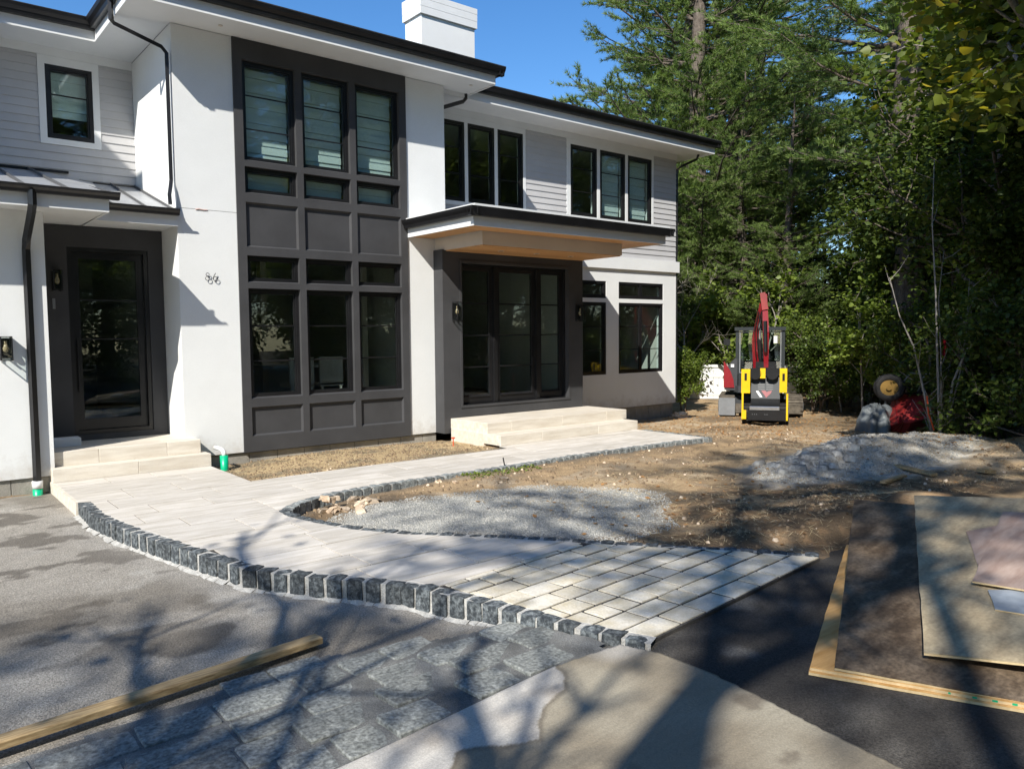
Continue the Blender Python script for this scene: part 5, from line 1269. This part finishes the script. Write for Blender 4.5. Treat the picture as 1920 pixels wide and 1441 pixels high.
# cab: pillars, roof, glass
cab = MB()
for x, y in ((-.52, -.22), (.46, -.22), (-.52, .72), (.46, .72)): cab.box(x, x+.07, y, y+.07, .66, 1.92)
cab.box(-.545, .545, -.26, .82, 1.90, 1.98); cab.box(-.52, .53, -.22, -.16, .66, .92); cab.box(-.52, -.45, -.15, .72, .66, 1.0); cab.box(.46, .53, -.15, .72, .66, 1.15); cab.box(-.45, .46, .72, .79, .66, 1.2)
cabo = lpart(ex, 'cab', cab, mat('cab_grey', (.022, .027, .029), .45))
g = MB(); g.box(-.45, .46, -.20, -.195, .92, 1.90); g.box(-.49, -.485, -.15, .72, 1.0, 1.9); g.box(.49, .495, -.15, .72, 1.15, 1.9); g.box(-.45, .46, .75, .755, 1.2, 1.9); lpart(ex, 'cab_glass', g, GLASS, parent=cabo)
m = MB(); frame(m, -.44, .455, .95, 1.88, -.212, -.205, .022); lpart(ex, 'window_seal', m, LGREY, parent=cabo)
m = MB(); m.cbox(-.2, .25, .35, .5, .75, 1.45, .03); m.cbox(-.2, .25, .1, .5, .70, .86, .03); lpart(ex, 'seat', m, BLACK)
m = MB(); m.tube([(.33, -.28, 1.62), (.33, -.28, 1.78)], .045, 12); lpart(ex, 'work_light', m, PVC)
m = MB(); m.tube([(-.55, -.2, 1.30), (-.68, -.3, 1.42), (-.70, -.3, 1.6)], .012, 6); m.box(-.78, -.64, -.32, -.30, 1.58, 1.72); lpart(ex, 'mirror', m, BLACK)
# swing post, boom, arm
m = MB(); m.box(-.16, .20, -.55, -.25, .55, .95); m.tube([(0.02, -.45, .5), (.02, -.45, 1.0)], .10, 12); lpart(ex, 'swing_post', m, BLACK)
m = MB(); beam(m, (-.05, -.45, .85), (-.11, -.75, 1.75), .14, .22, .12, .26); beam(m, (-.11, -.75, 1.72), (.03, -1.05, 2.45), .12, .26, .10, .16); m.tube([(-.2, -.45, .9), (.16, -.45, .9)], .05, 10)
boom = lpart(ex, 'boom', m, REDP)
m = MB(); beam(m, (.08, -1.05, 2.66), (.12, -1.15, 1.85), .10, .16, .12, .20); beam(m, (.12, -1.15, 1.86), (.13, -1.10, 1.12), .12, .20, .09, .12); lpart(ex, 'arm', m, REDP)
m = MB(); beam(m, (.04, -1.12, 2.70), (.10, -1.12, 2.34), .11, .10, .13, .18); lpart(ex, 'boom_head', m, REDD)
m = MB(); m.tube([(-.02, -1.0, 2.35), (.0, -.98, 1.7)], .022, 8); lpart(ex, 'hydraulic_rod', m, STEEL)
m = MB(); m.tube([(.0, -.98, 1.72), (.03, -.85, 1.05)], .042, 10); m.tube([(.1, -1.25, 2.1), (.12, -1.26, 1.45)], .04, 10); lpart(ex, 'hydraulic_cylinder', m, BLACK)
for dx_ in (-.03, .02, .06):
    m = MB(); m.tube([(dx_, -.5, 1.0), (dx_-.06, -.92, 1.5), (dx_-.08, -1.0, 1.9), (dx_, -1.15, 2.3), (dx_+.05, -1.18, 2.0)], .011, 6); lpart(ex, 'hose', m, BLACK)
m = MB(); m.prism([(-.02, -1.35), (.28, -1.35), (.30, -1.0), (-.04, -1.0)], .72, 1.12); lpart(ex, 'bucket', m, BLACK)
# --- stand-on loader
LD = 16.5; LZ = float(dirt_z(np.array([at(1436, LD)[0]]), np.array([at(1436, LD)[1]]))[0])
ld = local_root('compact_loader', 1436, LD, LZ, 'yellow and grey compact loader with red and white emblem, in front of the excavator', 'loader')
track(ld, -.36, .17, .0, 1.25, .44, m=RUBBER); track(ld, .36, .17, .0, 1.25, .44, m=RUBBER)
m = MB(); m.extr([(.02, .42), (-.06, .55), (.06, .98), (.30, 1.02), (1.1, 1.02), (1.1, .30), (.1, .30)], -.27, .28); hood = lpart(ld, 'hood', m, GREYM)
def hoodpt(x, z, e=.004):   # point on the sloping hood front
    y = -.06+(z-.55)/(.98-.55)*.12; return (x, y-e, z)
for r_ in range(4):
    for x0 in (-.14, .02):
        z = .86-.045*r_; q = MB(); q.quad(hoodpt(x0, z), hoodpt(x0+.13, z), hoodpt(x0+.13, z+.02), hoodpt(x0, z+.02)); o = bpy.data.objects.new('vent', q.mesh('vent', BLACK)); COL.objects.link(o); o.parent = hood
q = MB(); q.quad(hoodpt(-.10, .58, .006), hoodpt(-.05, .58, .006), hoodpt(-.13, .70, .006), hoodpt(-.18, .70, .006)); o = bpy.data.objects.new('emblem_bar', q.mesh('emblem_bar', PVC)); COL.objects.link(o); o.parent = hood
q = MB(); q.poly([hoodpt(*p, .006) for p in ((.02, .57), (.11, .66), (.13, .71), (.06, .70), (.03, .68), (0, .71), (-.08, .71))]); o = bpy.data.objects.new('emblem_leaf', q.mesh('emblem_leaf', REDP)); COL.objects.link(o); o.parent = hood
m = MB(); m.extr([(-.10, .66), (-.12, 1.10), (-.04, 1.14), (.9, 1.0), (.9, .86), (.02, .66)], -.46, -.29); lpart(ld, 'lift_arm', m, YEL)
m = MB(); m.extr([(-.10, .68), (-.12, 1.12), (-.04, 1.16), (.9, 1.0), (.9, .86), (.02, .68)], .27, .41); lpart(ld, 'lift_arm', m, YEL)
for x, w in ((-.40, .035), (.32, .035)):
    m = MB(); m.box(x, x+w+.012, -.126, -.119, .92, 1.06); lpart(ld, 'arm_slot', m, BLACK)
m = MB(); m.box(-.29, .27, -.02, .05, 1.04, 1.16); lpart(ld, 'crossbar', m, BLACK)
m = MB(); m.box(-.10, -.0, -.10, -.021, .96, 1.16); lpart(ld, 'crossbar_plate', m, YEL)
for x in (-.19, .13): m = MB(); m.tube([(x, -.10, 1.05), (x, .0, 1.05)], .115, 18); lpart(ld, 'headlight', m, BLACK)
for x in (-.45, .40): m = MB(); m.box(x, x+.035, -.10, -.06, .12, .66); lpart(ld, 'side_rail', m, YEL)
m = MB(); m.box(-.45, -.36, -.14, -.101, .14, .32); lpart(ld, 'foot_bracket', m, YEL)
m = MB(); m.cbox(-.30, .28, -.16, -.08, .33, .40, .01); lpart(ld, 'coupler_bar', m, STEEL)
m = MB(); m.box(-.33, .38, -.14, -.02, .12, .325); plate = lpart(ld, 'quick_plate', m, BLACK)
for x in (-.24, -.2, -.16, .0, .04): q = MB(); q.tube([(x, -.146, .24), (x, -.14, .24)], .008, 6); lpart(ld, 'bolt', q, LGREY, parent=plate)
m = MB(); m.box(-.2, .22, 1.0, 1.08, 1.0, 1.25); lpart(ld, 'control_panel', m, BLACK)

# --- overturned wheelbarrow
WD = 16.0; WZ = float(dirt_z(np.array([at(1700, WD)[0]]), np.array([at(1700, WD)[1]]))[0])
wb = local_root('wheelbarrow', 1700, WD, WZ, 'overturned red wheelbarrow with yellow-rimmed wheel up, left of the thin stems', 'wheelbarrow'); wb.scale = (1.22, 1.22, 1.15)
m = MB(); o8 = [(-.38, -.1, .0), (.02, -.30, .02), (.66, .05, .26), (.80, .25, .50), (.62, .35, .62), (.0, .30, .60), (-.16, .2, .52)]
i8 = [(-.10, -.42, .18), (.08, -.50, .20), (.46, -.25, .32), (.52, -.10, .44), (.42, -.02, .52), (.08, -.10, .50), (.0, -.2, .44)]
n = len(m.v); m.v += o8+i8; m.f += [(n+i, n+(i+1) % 7, n+7+(i+1) % 7, n+7+i) for i in range(7)]+[tuple(range(7, 14))[::-1]]; lpart(wb, 'tray', m, REDD)
for k in range(5):
    t_ = .12+.17*k; a0 = Vector(o8[0]).lerp(Vector(o8[1]), t_); b0 = Vector(o8[6]).lerp(Vector(o8[5]), t_*.6); q = MB(); mid = Vector(i8[0]).lerp(Vector(i8[1]), t_*.6); q.tube([tuple(a0+Vector((0, -.01, .01))), tuple(mid+Vector((0, -.012, 0))), tuple(b0+Vector((0, -.01, 0)))], .010, 5); lpart(wb, 'tray_rib', q, REDP)
for (x, z, r) in ((.2, .36, .045), (.42, .38, .04), (.33, .47, .03)): q = MB(); q.tube([(x, -.36+.2*x, z), (x, -.24, z)], r, 12); lpart(wb, 'tray_boss', q, REDP)
wt = MB(); R1, r1 = .165, .058; nn = 24
for i in range(nn):
    a = 2*math.pi*i/nn
    for k in range(8):
        b = 2*math.pi*k/8; wt.v.append((-.22+(R1+r1*math.cos(b))*math.cos(a), -.05+r1*.9*math.sin(b), .70+(R1+r1*math.cos(b))*math.sin(a)))
for i in range(nn):
    for k in range(8): wt.f.append((i*8+k, ((i+1) % nn)*8+k, ((i+1) % nn)*8+(k+1) % 8, i*8+(k+1) % 8))
whl = lpart(wb, 'wheel', wt, RUBBER, True)
m = MB(); m.tube([(-.22, -.085, .70), (-.22, -.0, .70)], .125, 20); m.tube([(-.22, -.12, .70), (-.22, .0, .70)], .04, 12); lpart(wb, 'rim', m, mat('dull_yellow_rim', (.20, .115, .02), .7), parent=whl)
for s_ in (0, .22): m = MB(); m.tube([(.02+s_, .2, .58), (-.02+s_, .15, .80), (.06+s_, .15, .93), (.16+s_, .15, .92), (.22+s_, .18, .78), (.15+s_, .22, .60)], .014, 8); lpart(wb, 'handle', m, LGREY)
m = MB(); m.tube([(-.22, .02, .70), (0, .1, .60), (.3, .2, .62)], .016, 8); lpart(wb, 'frame_tube', m, BLACK)
# grey tarp bundle
def blob(name, px, dist, rx, ry, rz_, m, label, cat, seed, amp=.22):
    p = at(px, dist); z0 = float(dirt_z(np.array([p[0]]), np.array([p[1]]))[0]); nu, nv = 36, 18; V = []; Fc = []
    for j in range(nv+1):
        for i in range(nu):
            a = 2*math.pi*i/nu; b = math.pi/2*j/nv; f = 1+amp*(float(vnoise(i*.45+seed, j*.5, seed))-.5)+.12*math.sin(a*7+seed+math.cos(a*3))*math.cos(b)
            V.append((rx*math.cos(a)*math.cos(b)*f, ry*math.sin(a)*math.cos(b)*f, rz_*math.sin(b)**.8*f))
    for j in range(nv):
        for i in range(nu): Fc.append((j*nu+i, j*nu+(i+1) % nu, (j+1)*nu+(i+1) % nu, (j+1)*nu+i))
    o = link(name, np_mesh(name, V, Fc, m, True)); o.location = (p[0], p[1], z0-.03); return tag(o, label, cat)
blob('tarp_bundle', 1648, 15.9, .42, .32, .52, TARP, 'crumpled grey tarpaulin bundle left of the red wheelbarrow', 'tarp', 3)
blob('rubble_heap', 1275, 17.6, .22, .2, .14, TANROCK, 'small heap of pinkish rubble at the foot of the house corner', 'rubble', 5, .5)

# --- white fence
fp0 = Vector(at(1286, 22.4, -.24)); fp1 = Vector(at(1498, 22.9, -.24)); fd = fp1-fp0; fL = fd.length; fa = math.atan2(fd.y, fd.x)
fe = tag(empty('fence', tuple(fp0), fa), 'low white board fence behind the excavator at the edge of the wood', 'fence')
nb = int(fL/.152)
for i in range(nb):
    m = MB(); h = .94+.01*math.sin(i*1.7); m.cbox(i*.152+.003, i*.152+.149, -.012, .012, .02, h, .003); lpart(fe, 'fence_board', m, FENCEW)
for z in (.12, .62, .90): m = MB(); m.box(0, fL, -.045 if z == .9 else -.03, -.013, z, z+.07); lpart(fe, 'fence_rail', m, FENCEW)
for i in range(3): m = MB(); m.cbox(i*(fL-.1)/2, i*(fL-.1)/2+.1, -.06, .05, -.3, 1.0, .01); lpart(fe, 'fence_post', m, FENCEW)

# --- cluster of thin stems with a red ribbon
def px_world(px, py, dist):
    d = fw*F_PX+r2*(px-960)-u2*(py-720.5); k = dist/math.hypot(d.x, d.y); return (d.x*k, d.y*k, CAM_H+d.z*k)
st = tag(empty('sapling_cluster', at(1758, 13.9, 0)), 'cluster of thin bare-stemmed saplings rising from the top of the rubble heap', 'sapling')
STEMS = [([(1752, 815), (1732, 732), (1714, 652), (1686, 590), (1668, 520)], 13.8, .022), ([(1763, 826), (1760, 740), (1757, 650), (1755, 560), (1748, 420), (1752, 300)], 13.7, .024),
         ([(1766, 820), (1765, 740), (1764, 660), (1760, 560), (1770, 470)], 14.0, .016), ([(1771, 812), (1787, 716), (1812, 656), (1850, 615), (1875, 560)], 13.9, .023), ([(1756, 818), (1745, 770), (1738, 740), (1722, 700)], 14.1, .014), ([(1768, 815), (1800, 700), (1812, 620), (1818, 520)], 14.2, .015)]
tips = []
for pts, d, r in STEMS:
    W = [px_world(x, y, d) for x, y in pts]; W[0] = (W[0][0], W[0][1], W[0][2]-.15); m = MB(); m.tube(W, [r*(1-.75*i/(len(W)-1)) for i in range(len(W))], 7); m.build('stem', BARKL, st, True)
    for k in range(9):
        m = MB(); i = R.randint(1, len(W)-1); a = Vector(W[i-1]).lerp(Vector(W[i]), R.random()); b = a+Vector((R.uniform(-.35, .35), R.uniform(-.35, .35), R.uniform(.1, .5))); m.tube([tuple(a), tuple(a.lerp(b, .5)+Vector((0, 0, -.03))), tuple(b)], [.006, .005, .003], 4); tips.append(b); tips.append(a.lerp(b, .6)); m.build('twig', BARKL, st)
g = np.random.default_rng(5); T = np.array([tuple(t) for t in tips]); T = T[T[:, 2] > 1.2]; P = T[g.integers(0, len(T), 420)]+g.normal(0, .10, (420, 3)); V, Fc = leaf_geo(g, P, .085); link('leaves', np_mesh('leaves', V, Fc, LEAFL), st)
m = MB(); W = [px_world(1768+dx, y, 14.0) for dx, y in ((0, 638), (2, 650), (-1, 662), (1, 672))]
for a, b in zip(W[:-1], W[1:]): m.quad(a, (a[0]+.03, a[1]-.03, a[2]), (b[0]+.025, b[1]-.02, b[2]), b)
tag(m.build('ribbon', REDP), 'red marking ribbon hanging between the thin stems', 'ribbon')
m = MB(); m.tube([px_world(1738, 742, 13.7), px_world(1741, 775, 13.7), px_world(1748, 795, 13.7), px_world(1751, 806, 13.7)], .012, 6); tag(m.build('rope', ORANGE), 'orange-red rope end lying against the base of the thin stems', 'rope')

# --- maple boughs hanging in from the upper right, bare boughs at the house corner
map_ = broad_variant(61, Ht=6.4, r0=.09, base=.50, reach=3.1, nleaf=9000, size=.105, matl=MAPLE, bark=BARKL, shape='toothed', lean=(-.16, .16))
place('maple_tree', map_, at(2010, 10.4, -.05), 1.0, 1.05, 'yellow-green maple whose leafy boughs hang in from the upper right')
place('maple_tree', map_, at(1965, 12.6, -.1), 3.4, 1.12, 'second yellow-green maple further back on the right, its crown above the saplings')
mid = broad_variant(62, Ht=4.2, r0=.035, base=.25, reach=1.5, nleaf=1600, size=.12, matl=LEAFL, bark=BARKL, shape='toothed')
for i, (px, d, sc, lb) in enumerate([(1620, 18, .72, 'slim sapling with pale lit leaves left of the thick trunk'), (1655, 17.6, .6, 'small sapling with pale leaves above the grey tarp'), (1425, 21.2, .95, 'broad-leaved sapling with bright leaves above the excavator'), (1375, 21.8, .85, 'broad-leaved sapling over the fence beside the cab'), (1580, 19.2, .5, 'low broad-leaved shrub right of the fence end'), (1800, 17, .9, 'light-leaved sapling behind the thin stems')]):
    place('sapling', mid, at(px, d, -.2), i*1.4, sc, lb, 'sapling')
bare = broad_variant(63, Ht=3.4, r0=.03, base=.3, reach=1.7, nleaf=12, size=.05, matl=DEADL, bark=DEADW)
for i, (px, d, sc, z) in enumerate([(1268, 21.5, 1.0, .0), (1300, 23, 1.0, .4), (1330, 24, .9, .6)]):
    place('bare_tree', bare, at(px, d, z-.3), i*2.0+.5, sc, ['bare pale-branched small tree right at the house corner', 'bare small tree behind the fence, left one', 'bare small tree behind the fence, right one'][i])
